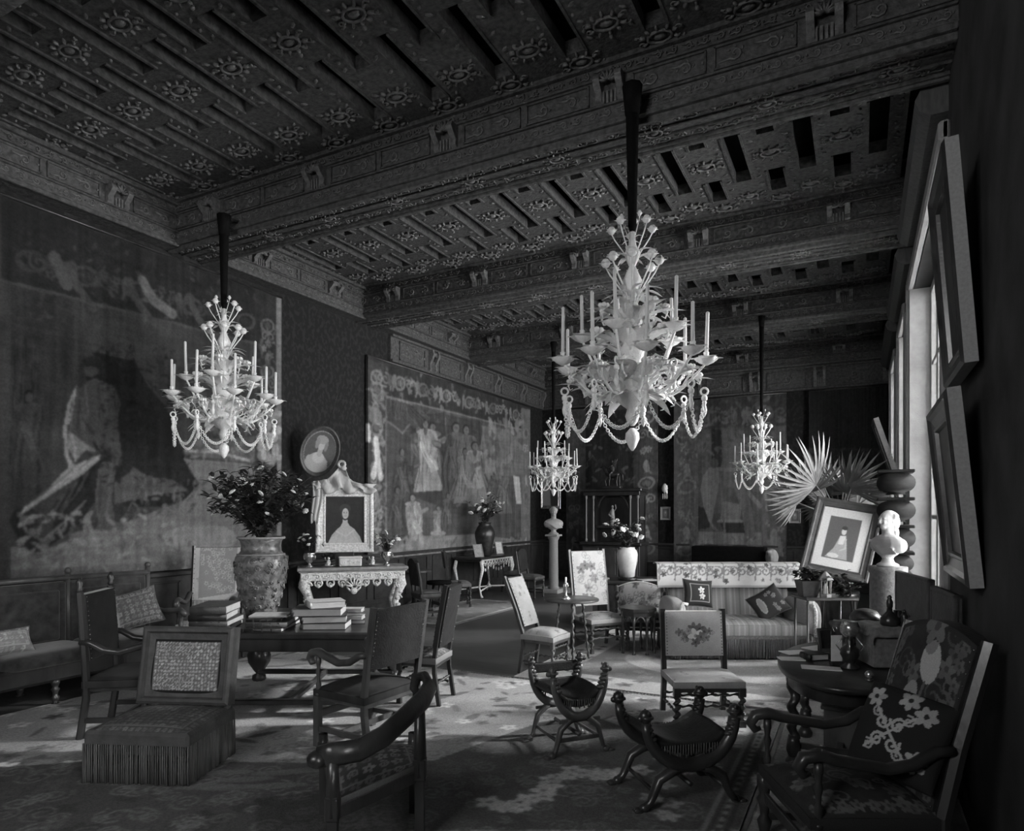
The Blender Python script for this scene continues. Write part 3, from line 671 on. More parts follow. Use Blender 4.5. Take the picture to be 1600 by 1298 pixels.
def fB(p):
    Z = zc(1020, 560, 3.817)
    p.poly(Z([(270, 150), (800, 150), (800, 400), (270, 420)]), .05, .8); border_motifs(p, 1090, 655, 1220, 645, 6, .3, .14, 9)
    p.poly(Z([(130, 150), (272, 150), (272, 1300), (130, 1300)]), .13, .8); border_motifs(p, 1073, 650, 1073, 870, 9, .26, .2, 3)
    p.poly(Z([(655, 400), (790, 400), (790, 1130), (655, 1130)]), .12, .7); border_motifs(p, 1210, 760, 1210, 850, 4, .26, .17, 5)
    p.poly(Z([(350, 420), (420, 420), (430, 560), (400, 660), (350, 640)]), .04); p.poly(Z([(410, 420), (540, 430), (650, 640), (650, 800), (420, 760)]), .12, .8)
    p.poly(Z([(270, 880), (340, 900), (340, 1010), (270, 1020)]), .035); p.poly(Z([(270, 1030), (650, 1040), (650, 1110), (270, 1105)]), .17)
    p.poly(Z([(420, 850), (530, 870), (520, 970), (400, 970)]), .15); p.stroke(Z([(390, 970), (530, 970)]), .06, .2); p.poly(Z([(400, 980), (540, 980), (560, 1040), (430, 1040)]), .04)
    p.poly(Z([(335, 650), (375, 640), (400, 690), (390, 780), (370, 880), (350, 980), (395, 1030), (360, 1020), (330, 960), (300, 870), (285, 780), (300, 700)]), .16); p.pell(*Z([(365, 625)])[0], 7, 8, .08); p.stroke(Z([(380, 660), (490, 665)]), .09, .15)
    p.stroke(Z([(400, 700), (430, 1040)]), .05, .12)
    p.stroke(Z([(520, 780), (560, 900), (580, 1040)]), .24, .13); p.stroke(Z([(570, 800), (640, 880)]), .1, .17); p.poly(Z([(680, 860), (770, 830), (760, 1000), (700, 990)]), .1)
    leafage(p, 1060, 600, 1225, 720, 260, .09, 5, 3); leafage(p, 1060, 840, 1225, 880, 120, .16, 4, 7); leafage(p, 1060, 640, 1090, 880, 100, .15, 3.5, 6)
    p.poly(Z([(680, 1080), (760, 1060), (780, 1180), (690, 1180)]), .2)
def fC(p):
    border_motifs(p, 1275, 700, 1275, 860, 12, .2, .07, 1); leafage(p, 1265, 700, 1386, 880, 200, .05, 5, 2); p.poly([(1265, 560), (1400, 560), (1400, 700), (1265, 700)], .025, .7)
far_tap(885, 1027, .55, 4.68, fA, 'dark tapestry with scrolled borders on the far wall behind the cabinet')
far_tap(1053, 1229, .45, 4.68, fB, 'far wall tapestry with a standing nude figure beside a river')
far_tap(1264, 1386, .45, 4.68, fC, 'darkest tapestry on the far wall beyond the palm', .035)
# ---- framed pictures
def ring_frame(m, w, h, prof, M=None):    # mitred frame; prof = [(inset, depth)...] going from outer back to inner
    n = len(prof); vs = []
    for (i, d) in prof: vs += [(-w/2+i, -h/2+i, d), (w/2-i, -h/2+i, d), (w/2-i, h/2-i, d), (-w/2+i, h/2-i, d)]
    fs = [(k*4+a, k*4+(a+1) % 4, (k+1)*4+(a+1) % 4, (k+1)*4+a) for k in range(n-1) for a in range(4)]
    m.add(vs, fs, False, M); return m
def picture(name, label, cat, M, w, h, fw, fd, paint, fmat='frame_wood', base=.03, res=90, matw=0, back='wall_dark', group=None):
    t = bpy.data.objects.new(name, None); COL.objects.link(t); tag(t, label, cat, group); t.matrix_world = M
    m = MB(); ring_frame(m, w, h, [(0, 0), (0, fd*.8), (fw*.12, fd), (fw*.3, fd), (fw*.42, fd*.75), (fw*.75, fd*.55), (fw*.85, fd*.7), (fw*.95, fd*.68), (fw, fd*.35)])
    m.build('frame', fmat, t)
    m = MB(); m.box(-w/2+.004, w/2-.004, -h/2+.004, h/2-.004, 0, fd*.2); m.build('backboard', back, t)
    iw, ih = w-2*fw, h-2*fw
    res = int(res*1.5); p = Paint(iw, ih, res, int(res*ih/iw), base, -iw/2, -ih/2); paint(p); p.blur(2)
    p.build('canvas', lambda X, Y: (X, Y, 0*X+fd*.4), 'canvas', t); return t
def lady(p, s=1, dark=.03):    # half-length lady in a pale shawl, facing the room
    p.noise(.3, 6, 2); w, h = p.w*1.22, p.h*1.36; Y0, y00 = p.Y, p.y0; p.Y = p.Y+.09*p.h; p.y0 += .09*p.h
    p.poly([(-.40*w, -.5*h), (-.38*w, -.34*h), (-.28*w, -.18*h), (-.16*w, -.08*h), (-.07*w, -.03*h), (.10*w, -.03*h), (.20*w, -.08*h), (.32*w, -.2*h), (.40*w, -.36*h), (.42*w, -.5*h)], .42, raw=True)
    p.ell(-.02*w, -.32*h, .33*w, .17*h, .5); p.ell(.0, -.16*h, .20*w, .10*h, .46)
    for k in range(9): p.stroke([(-.34*w+k*.08*w, -.46*h), (-.25*w+k*.07*w, -.30*h), (-.12*w+k*.035*w, -.12*h)], .012*w, .36 if k % 2 else .56, .5, raw=True)
    p.stroke([(-.18*w, -.12*h), (.02*w, -.20*h), (.2*w, -.1*h)], .03*w, .6, .6, raw=True)
    p.poly([(-.10*w, -.05*h), (.12*w, -.05*h), (.06*w, .02*h), (.05*w, .1*h), (-.04*w, .1*h), (-.05*w, .02*h)], .46, raw=True)
    p.ell(.005*w, .17*h, .095*w, .115*h, .05); p.ell(.005*w, .245*h, .12*w, .075*h, .05); p.ell(.01*w, .165*h, .068*w, .085*h, .5)
    for q in (-.018, .040): p.ell(q*w, .178*h, .014*w, .009*h, .12); p.stroke([((q-.014)*w, .2*h), ((q+.014)*w, .2*h)], .008*w, .2, raw=True)
    p.stroke([(.012*w, .18*h), (.016*w, .15*h)], .01*w, .36, raw=True); p.stroke([(-.012*w, .125*h), (.034*w, .125*h)], .011*w, .2, raw=True)
    p.Y, p.y0 = Y0, y00
def camM(pos, yaw=0, tilt=0, roll=0):     # picture standing at pos, facing the room; yaw about vertical, tilt back, roll
    return Matrix.Translation(pos) @ Matrix.Rotation(TH+yaw, 4, 'Z') @ Matrix.Rotation(PI/2-tilt, 4, 'X') @ Matrix.Rotation(roll, 4, 'Z')
# portrait on the console
pc = PD(539, 812, 10.55)
MP = camM(pc, math.radians(12), math.radians(5))
FPT = picture('framed_portrait', 'rectangular portrait of a lady in a pale shawl standing on the carved console', 'picture', MP, .88, 1.02, .15, .07, lady, 'gilt_white')
m = MB(); zz = (pc.z-1.0)*1.0; m.box(-.14, .14, -zz+.01, -.50, .0, .06, b=.01); m.build('plinth', 'dark_wood', FPT)
# white drape over its top
p = MB(); nx, ny = 26, 9; vs = []
for j in range(ny):
    for i in range(nx):
        u = i/(nx-1); v = j/(ny-1); x = -.46+u*.92
        zt = .56+.34*math.exp(-((u-.45)/.13)**2)+.06*math.exp(-((u-.15)/.2)**2); zb = .44+.05*math.sin(u*19)
        vs.append((x+.03*math.sin(v*6+u*20), zb+(zt-zb)*v, .09+.035*math.sin(u*34+v*3)+.02*math.sin(v*7)))
p.add(vs, [(j*nx+i, j*nx+i+1, (j+1)*nx+i+1, (j+1)*nx+i) for j in range(ny-1) for i in range(nx-1)], True)
vs = []; ny = 16; nx = 8
for j in range(ny):
    for i in range(nx):
        u = i/(nx-1); v = j/(ny-1); vs.append((-.5+u*(.17-.06*v)+.015*math.sin(v*5), .58-.62*v-.03*math.sin(u*9), .10+.03*math.sin(u*13)))
p.add(vs, [(j*nx+i, j*nx+i+1, (j+1)*nx+i+1, (j+1)*nx+i) for j in range(ny-1) for i in range(nx-1)], True)
p.torus((-.05, .86, .12), .05, .022, None, 12, 6); p.ell((-.02, .80, .12), (.05, .04, .03))
o = p.build('drape', 'lace'); MAT['silk_white'] = mat('silk_white', .5, .55, .3, var=.1, scale=14, stretch=(6,1,1)); o.data.materials[0] = MAT['silk_white']; o.matrix_world = MP
sm = o.modifiers.new('solid', 'SOLIDIFY'); sm.thickness = .006; tag(o, 'white silk drape knotted over the top of the console portrait', 'drape')
# oval portrait hung above
po = PD(500, 705, 10.6); MO = camM(po, math.radians(14), math.radians(-12), math.radians(-17))
t = bpy.data.objects.new('oval_portrait', None); COL.objects.link(t); t.matrix_world = MO; tag(t, 'oval portrait of a lady hanging tilted over the carved console', 'picture')
m = MB(); A, B = .30, .41
prof = [(1.0, 0), (1.0, .045), (.96, .06), (.92, .05), (.88, .035), (.85, .04), (.83, .025)]
n = 40; vs = [(A*k*math.cos(2*PI*i/n), B*k*math.sin(2*PI*i/n), d) for k, d in prof for i in range(n)]
m.add(vs, [(k*n+i, k*n+(i+1) % n, (k+1)*n+(i+1) % n, (k+1)*n+i) for k in range(len(prof)-1) for i in range(n)], True); m.build('frame', 'frame_wood', t)
m = MB(); m.lathe([(1, 0), (1, .006)], 40, Matrix.Diagonal((A, B, 1, 1)), False); m.build('backboard', 'wall_dark', t)
p = Paint(2*A*.84, 2*B*.84, 70, 90, .13, -A*.84, -B*.84); p.noise(.2, 5, 3)
p.poly([(-.2, -.36), (-.17, -.12), (-.06, -.03), (.05, -.03), (.15, -.12), (.2, -.36)], .5, raw=True); p.ell(.0, -.1, .09, .09, .62); p.stroke([(0, -.05), (0, .04)], .07, .5, raw=True); p.ell(.0, .10, .055, .075, .6); p.ell(-.01, .19, .09, .07, .42); p.ell(-.07, .12, .03, .09, .35); p.ell(.07, .1, .025, .08, .3)
p.ell(0, 0, A*.80, B*.80, .45, ring=.03); p.blur(1)
def ovfn(X, Y):     # square grid folded onto the oval
    u = X/(A*.84); v = Y/(B*.84); return A*.84*u*np.sqrt(1-v*v/2), B*.84*v*np.sqrt(1-u*u/2), 0*X+.02
# sample paint at the folded positions so the picture is not distorted
U = p.X/(A*.84); V = p.Y/(B*.84); fx = A*.84*U*np.sqrt(1-V*V/2); fy = B*.84*V*np.sqrt(1-U*U/2)
p.c = p.c[((fy-p.y0)/p.h*(p.ny-1)).round().astype(int).clip(0, p.ny-1), ((fx-p.x0)/p.w*(p.nx-1)).round().astype(int).clip(0, p.nx-1)]
p.build('canvas', ovfn, 'canvas', t)
m = MB(); m.tube([(0, B, .01), (0, B+.9, -.15)], .004, 5); m.build('hanging_wire', 'bronze', t)
# big frames leaning out from the right wall
def rightpic(label, y0, y1, z0, z1, xb, xt, fw, fd, name='framed_painting'):
    # bottom face of the frame is xb from the room axis, the top xt (it leans forward)
    h = math.hypot(z1-z0, xb-xt); w = y1-y0; M = Matrix(((0, (xt-xb)/h, -(z1-z0)/h, (xb+xt)/2), (-1, 0, 0, (y0+y1)/2), (0, (z1-z0)/h, (xt-xb)/h, (z0+z1)/2), (0, 0, 0, 1)))
    def pt(p):
        p.noise(.5, 5, 3); p.ell(0, 0, p.w*.3, p.h*.3, .06)
    t = picture(name, label, 'picture', M, w, h, fw, fd, pt, 'dark_wood', .03, 60, back='frame_side')
    for o in t.children:
        if o.name.startswith('frame'): o.data.materials.append(MAT['frame_side']); 
        if o.name.startswith('frame'):
            for pl in o.data.polygons[:4]: pl.material_index = 1
    return t, M
t, M = rightpic('big dark framed painting leaning out of the right wall, lower of the two', 4.5, 5.65, 1.43, 2.56, .61, .50, .16, .085)
m = MB(); m.tube([(-.3, .5, -.01), (-.3, .7, -.06)], .006, 5); m.build('hanging_cord', 'bronze', t)
t, M = rightpic('big dark framed painting leaning out of the right wall, upper of the two', 4.5, 5.4, 2.69, 3.97, .585, .49, .15, .085)
rightpic('narrow framed picture tilting out from the pier between the far windows', 10.45, 11.2, 2.25, 3.15, .50, .22, .08, .08)
# mirror and small pictures on far wall
q = onY(861, 767, YT-.02)
def mir(p): p.poly([(-p.w/2, -p.h/2), (0, -p.h/2), (-.1*p.w, p.h/2), (-p.w/2, p.h/2)], .3, raw=True)
picture('wall_mirror', 'upright mirror in a pale frame behind the marble bust on far wall', 'mirror', Mfront(q.x, q.y, q.z), .62, 1.0, .09, .05, mir, 'silver', .06, 40)
for x, y, lab in ((1040, 802, 'small square framed picture on far wall under the white sconce'), (1242, 806, 'small square framed picture on far wall left of the palm')):
    q = onY(x, y, YF-.02)
    def sm_(p): p.ell(0, 0, p.w*.3, p.h*.35, .2); p.ell(0, p.h*.1, p.w*.12, p.h*.12, .4)
    picture('small_picture', lab, 'picture', Mfront(q.x, q.y, q.z), .26, .34, .05, .04, sm_, 'frame_side', .12, 24)
q = onY(1040, 770, YF-.05)
t = thing('wall_sconce', 'small white glass sconce on the dark strip of far wall', 'sconce', tuple(q))
m = MB(); m.box(-.05, .05, -.02, .03, -.02, .2, b=.01); m.build('back_plate', 'silver', t)
m = MB(); m.lathe([(.02, 0), (.07, .05), (.08, .12), (.05, .2), (.02, .24)], 10, T(0, -.08, 0)); m.build('shade', 'porcelain', t)
for k in (-1, 0, 1): m = MB(); m.lathe([(.006, -.16), (.016, -.12), (.01, -.02)], 6, T(k*.05, -.07, 0)); m.build('drop', 'porcelain', t)
# ================================================================== CHANDELIERS
def leafmesh(m, p, ang, Ln, W, up=1, curl=.5):
    d = (math.cos(ang), math.sin(ang), up); m.leaf(p, d, (0, 0, 1), Ln, W, curl, n=4)
proto = {}
def chand_arm(rad, drop):
    m = MB(); pts = []
    for k in range(13):
        t = k/12; pts.append((.06+(rad-.06)*t, 0, .02+drop*(-.14*math.sin(t*PI*1.15)+.10*t)))
    m.tube(pts, [.017-.006*k/12 for k in range(13)], 6)
    z = pts[-1][2]; m.lathe([(.01, z-.02), (.05, z), (.085, z+.03), (.09, z+.045), (.055, z+.035), (.02, z+.03)], 12, T(rad, 0, 0), flute=.12, nf=6)
    m.lathe([(.012, z+.03), (.02, z+.06), (.024, z+.09)], 8, T(rad, 0, 0))
    for a in range(6): leafmesh(m, (rad+.05*math.cos(a*PI/3), .05*math.sin(a*PI/3), z+.02), a*PI/3, .09, .05, .5, .3)
    m.leaf(pts[4], (.6, .2, .8), (0, 0, 1), .16, .07, .6); m.leaf(pts[7], (.5, -.5, .6), (0, 0, 1), .15, .07, .7); m.leaf(pts[2], (.7, -.1, 1), (0, 0, 1), .18, .06, .5)
    m.spiral((pts[6][0], 0, 0), .05, 1.2, .008, Matrix(((1,0,0,0),(0,0,1,0),(0,1,0,pts[6][2]+.06),(0,0,0,1))), 10)
    return m, z
def chain(m, a, b, sag, n, ball=.011):
    a = Vector(a); b = Vector(b)
    for k in range(n):
        t = (k+.5)/n; p = a.lerp(b, t); p.z -= sag*4*t*(1-t)
        q = a.lerp(b, min(1, t+.02)); q.z -= sag*4*(t+.02)*(1-t-.02); d = (q-p)
        rot = d.to_track_quat('X', 'Y').to_matrix().to_4x4() if d.length > 1e-6 else I4
        m.torus((0, 0, 0), ball*1.25, ball*.42, Matrix.Translation(p) @ rot @ Matrix.Rotation((k % 2)*PI/2, 4, 'X'), 7, 4, sx=1.3)
def make_chandelier(label, loc, s, rz, straplen, group, nlow=9, nup=5, first=None, detail=1):
    root = thing('chandelier', label, 'chandelier', loc, rz, group); root.scale = (s, s, s)
    # origin: the level of the lower arms' root; real glass chandelier 1.3 m across, 1.85 m high
    m = MB(); m.lathe([(.015, -.34), (.04, -.31), (.055, -.26), (.04, -.2), (.10, -.15), (.15, -.06), (.16, 0), (.13, .06), (.05, .10), (.04, .16), (.09, .22), (.11, .30), (.07, .38), (.035, .42), (.05, .47), (.085, .52), (.10, .58), (.14, .62), (.12, .64), (.05, .66), (.03, .74), (.05, .80), (.075, .88), (.045, .95), (.025, 1.0), (.05, 1.06), (.06, 1.12), (.03, 1.18), (.02, 1.3)], 16, flute=.08, nf=8)
    m.build('stem', 'glass', root)
    m = MB(); m.lathe([(.02, -.36), (.055, -.40), (.06, -.45), (.03, -.52), (.008, -.55)], 8); m.build('finial', 'glass', root)
    m = MB(); m.tube([(0, 0, 1.28), (0, 0, 1.34), (0, 0, 1.34+straplen)], [.02, .035, .06], 8); m.tube([(0, 0, 1.34+straplen-.25), (0, 0, 1.34+straplen)], [.06, .085], 8); m.build('velvet_sleeve', 'velvet_black', root); m = MB(); q = Matrix.Rotation(-rz, 3, 'Z') @ Vector((0, .25/s, 0)); zt = 1.33+straplen; m.tube([(0, 0, zt-.1), (0, 0, zt), (q.x, q.y, zt)], .02, 6); m.build('ceiling_hook', 'bronze', root)
    if 'arm' not in proto:
        for nm, rad, drop in (('arm', .60, 1.0), ('upper_arm', .42, 1.3)):
            m, z = chand_arm(rad, drop); o = m.build('arm', 'glass', None); proto[nm] = o.data; proto[nm+'z'] = z; bpy.data.objects.remove(o)
        m = MB(); m.lathe([(.016, 0), (.0145, .37), (.006, .378)], 8); o = m.build('candle', 'candle'); proto['candle'] = o.data; bpy.data.objects.remove(o)
        m = MB()    # glass flower on a bent stem
        m.tube([(0, 0, 0), (.05, 0, .12), (.13, 0, .24), (.16, 0, .30)], .006, 5)
        for a in range(6): leafmesh(m, (.16, 0, .30), a*PI/3, .06, .045, .9, .2)
        m.ell((.16, 0, .33), (.034, .034, .036), None, 8, 5); m.leaf((.05, 0, .1), (.6, .4, .5), (0, 0, 1), .13, .04, .8); m.leaf((.03, 0, .07), (.5, -.5, .5), (0, 0, 1), .12, .04, .8)
        o = m.build('glass_flower', 'glass'); proto['fl'] = o.data; bpy.data.objects.remove(o)
        m = MB()    # curling leaf
        m.tube([(0, 0, 0), (.08, 0, .13), (.17, 0, .16), (.22, 0, .10), (.20, 0, .05), (.17, 0, .07)], [.012, .014, .012, .01, .008, .005], 5)
        m.leaf((.03, 0, .03), (.7, 0, 1), (0, 0, 1), .26, .10, .9, n=6); m.leaf((.1, .02, .14), (1, .3, .2), (0, 0, 1), .14, .06, .8)
        for k in range(5): m.ell((.19+.03*math.cos(k*1.25), .03*math.sin(k*1.25), .15), .022, None, 6, 4)
        o = m.build('glass_leaf', 'glass'); proto['lf'] = o.data; bpy.data.objects.remove(o)
        m = MB(); m.leaf((0, 0, 0), (.75, 0, .75), (0, 0, 1), .40, .17, .75, n=9)
        for k in range(7): m.leaf((.05+.035*k, 0, .06+.03*k-.003*k*k), (.5, (-1)**k*.8, .35), (0, 0, 1), .10, .05, .5, n=3)
        m.tube([(0, 0, 0), (.14, 0, .12), (.26, 0, .16), (.34, 0, .12), (.36, 0, .06), (.33, 0, .03)], [.014, .012, .01, .009, .008, .006], 5); o = m.build('glass_plume', 'glass'); sd = None; proto['pl'] = o.data; bpy.data.objects.remove(o)
        m = MB(); m.torus((0, 0, 0), .03, .009, T(rx=PI/2), 10, 5); m.ell((0, 0, -.055), (.026, .026, .03), None, 8, 5)
        m.lathe([(.004, -.21), (.018, -.18), (.022, -.15), (.012, -.11), (.02, -.09), (.008, -.07)], 8)
        o = m.build('pendant', 'glass'); proto['pd'] = o.data; bpy.data.objects.remove(o)
        m = MB(); a = (.58, 0, -.20); b = (.58*math.cos(2*PI/9), .58*math.sin(2*PI/9), -.20); chain(m, a, b, .25, 32); o = m.build('swag', 'glass'); proto['swag'] = o.data; bpy.data.objects.remove(o)
    def inst(key, name, M):
        o = bpy.data.objects.new(name, proto[key]); COL.objects.link(o); o.parent = root; o.matrix_local = M; return o
    for ring, n, key, rad, z0 in (('l', nlow, 'arm', .60, -.02), ('u', nup, 'upper_arm', .42, .16)):
        for k in range(n):
            a = 2*PI*(k+(.5 if ring == 'u' else 0))/n; Mx = Matrix.Translation((0, 0, z0)) @ Matrix.Rotation(a, 4, 'Z')
            inst(key, 'arm', Mx)
            inst('candle', 'candle', Mx @ T(rad+.0, 0, proto[key+'z']+.06, 0, R.uniform(-.03, .03), R.uniform(-.03, .03), (1, 1, R.uniform(.85, 1.15))))
            if ring == 'l':
                inst('pd', 'pendant', Mx @ T(.585, 0, -.05)); inst('lf', 'glass_leaf', Mx @ T(.12, 0, .02, PI/nlow)); inst('lf', 'glass_leaf', Mx @ T(.40, 0, -.02, PI/nlow, 0, 0, (.8, .8, .8)))
                inst('swag', 'swag', Mx @ T(0, 0, .05))
            else: inst('pd', 'pendant', Mx @ T(.40, 0, -.03))
    for k in range(9): inst('pl', 'glass_plume', T(rz=2*PI*(k+.5)/9, z=.02) @ T(x=.10)); inst('pl', 'glass_plume', T(rz=2*PI*k/9, z=-.08) @ T(x=.10, ry=.55, s=(.72,.7,.7)))
    for k in range(6): inst('pl', 'glass_plume', T(rz=2*PI*k/6, z=.30) @ T(x=.05, ry=-.25, s=(.75,.75,.75)))
    for k in range(7): inst('lf', 'glass_leaf', T(rz=2*PI*k/7, z=.50) @ T(x=.07)); 
    for k in range(6): inst('lf', 'glass_leaf', T(rz=2*PI*(k+.4)/6, z=.26) @ T(x=.08, s=(1.25, 1.2, 1.2)))
    for k in range(8): inst('fl', 'glass_flower', T(rz=2*PI*k/8, z=.66) @ T(x=.03, s=(1.2, 1.2, 1.15)))
    for k in range(5): inst('fl', 'glass_flower', T(rz=2*PI*(k+.3)/5, z=1.0) @ T(x=.02))
    for k in range(3): inst('fl', 'glass_flower', T(rz=2*PI*(k+.6)/3, z=1.15) @ T(x=.01, s=(.5, .5, .8)))
    return root
def chand_at(x, ybase, Y, s, label, rz, strap):
    q = onY(x, ybase, Y); return make_chandelier(label, tuple(q), s, rz, strap, None)
chand_at(988, 602, 5.48, 1.0, 'largest glass chandelier with pale candles, nearest the middle of the room', .3, 1.18)
chand_at(350, 646, 5.48, .96, 'glass chandelier with candles in front of the huge left tapestry', .9, 1.1)
chand_at(865, 741, 12.75, .82, 'glass chandelier far back, hanging above the marble bust', .2, 2.0)
chand_at(1190, 735, 12.75, .76, 'glass chandelier far back beside the palm fronds', .5, 2.3)
# ================================================================== FURNITURE BUILDERS
def p_needle(p, v=.3, bg=.09, n=9):      # small all-over needlework
    p.c[:] = bg; s = min(p.w, p.h)/n
    for i in range(int(p.w/s)+1):
        for j in range(int(p.h/s)+1):
            x = p.x0+(i+.5)*s; y = p.y0+(j+.5)*s
            if (i+j) % 2: p.flower(x, y, s*.45, v*R.uniform(.7, 1.3), bg)
            else: p.scroll(x, y, s*.4, s*.16, v*R.uniform(.6, 1.1), R.choice((1, -1)), R.uniform(0, 6))
    for q in (.0, .06): p.stroke([(p.x0+q, p.y0+q), (p.x0+p.w-q, p.y0+q), (p.x0+p.w-q, p.y0+p.h-q), (p.x0+q, p.y0+p.h-q), (p.x0+q, p.y0+q)], .012, v, raw=True)
def p_light(p, v=.42, dk=.22, n=16, r=.05):
    p.c[:] = v; p.noise(.12, 8, 2)
    for _ in range(n): p.flower(p.x0+R.random()*p.w, p.y0+R.random()*p.h, r*R.uniform(.5, 1.2), dk*R.uniform(.7, 1.3))
    for _ in range(n): p.scroll(p.x0+R.random()*p.w, p.y0+R.random()*p.h, r*R.uniform(.6, 1.2), r*.18, dk*1.2, R.choice((1, -1)), R.uniform(0, 6))
def p_bouquet(p):
    p.c[:] = .34; p.noise(.08, 8, 4); cx = p.x0+p.w*.5; cy = p.y0+p.h*.5; q = p.w*.09
    for dx, dy, r, v in ((-2.9, .3, .8, .14), (-2.2, .0, .7, .2), (-1.5, -.6, .9, .13), (-.2, 1.1, 1.1, .12), (1.0, .9, 1.1, .1), (1.9, .4, .9, .13), (2.8, .5, .7, .14), (.2, -.4, 1.5, .5), (1.2, -.6, 1., .15), (.1, -1.6, .9, .11), (2.2, -.7, .8, .18), (-1.2, .5, .7, .25), (-2.3, -.9, .5, .2)): p.flower(cx+dx*q, cy+dy*q, r*q, v)
    for dx, dy in ((-3.4, .2), (3.4, .1), (-1.9, -1.3), (1.6, -1.4)): p.scroll(cx+dx*q, cy+dy*q, q*.5, q*.12, .16)
def p_plain(v): return lambda p: (p.c.__setitem__(slice(None), v), p.noise(.35, 7, 5))
def p_bigfloral(p):     # dark ground with large pale blossoms
    p.c[:] = .035; p.noise(.4, 8, 2); w, h = p.w, p.h
    for _ in range(26): p.scroll(p.x0+R.random()*w, p.y0+R.random()*h, R.uniform(.03, .08), .012, R.uniform(.06, .13), R.choice((1, -1)), R.uniform(0, 6))
    for _ in range(16): p.flower(p.x0+R.random()*w, p.y0+R.random()*h, R.uniform(.03, .06), R.uniform(.08, .16))
    for sx in (-.41, .41):
        for k in range(9): p.flower(sx*w, p.y0+h*(k+.5)/9, .035, .12)
    p.stroke([(p.x0, p.y0), (p.x0+w, p.y0), (p.x0+w, p.y0+h), (p.x0, p.y0+h), (p.x0, p.y0)], .05, .035, raw=True)
def legturned(m, x, y, z0, z1, r, M=None):
    h = z1-z0; pr = [(r*.7, 0), (r*1.05, .02), (r*1.05, .06), (r*.6, .08), (r*.9, .2), (r*1.1, .3), (r*.6, .38), (r*.7, .5), (r*1.15, .62), (r*.7, .7), (r*.9, .8), (r*1.1, .84), (r*1.1, 1)]
    m.lathe([(a, z0+b*h) for a, b in pr], 10, (M or I4) @ T(x, y, 0))
def legscroll(m, pts, r, M=None): m.tube(pts, r, 8, M)
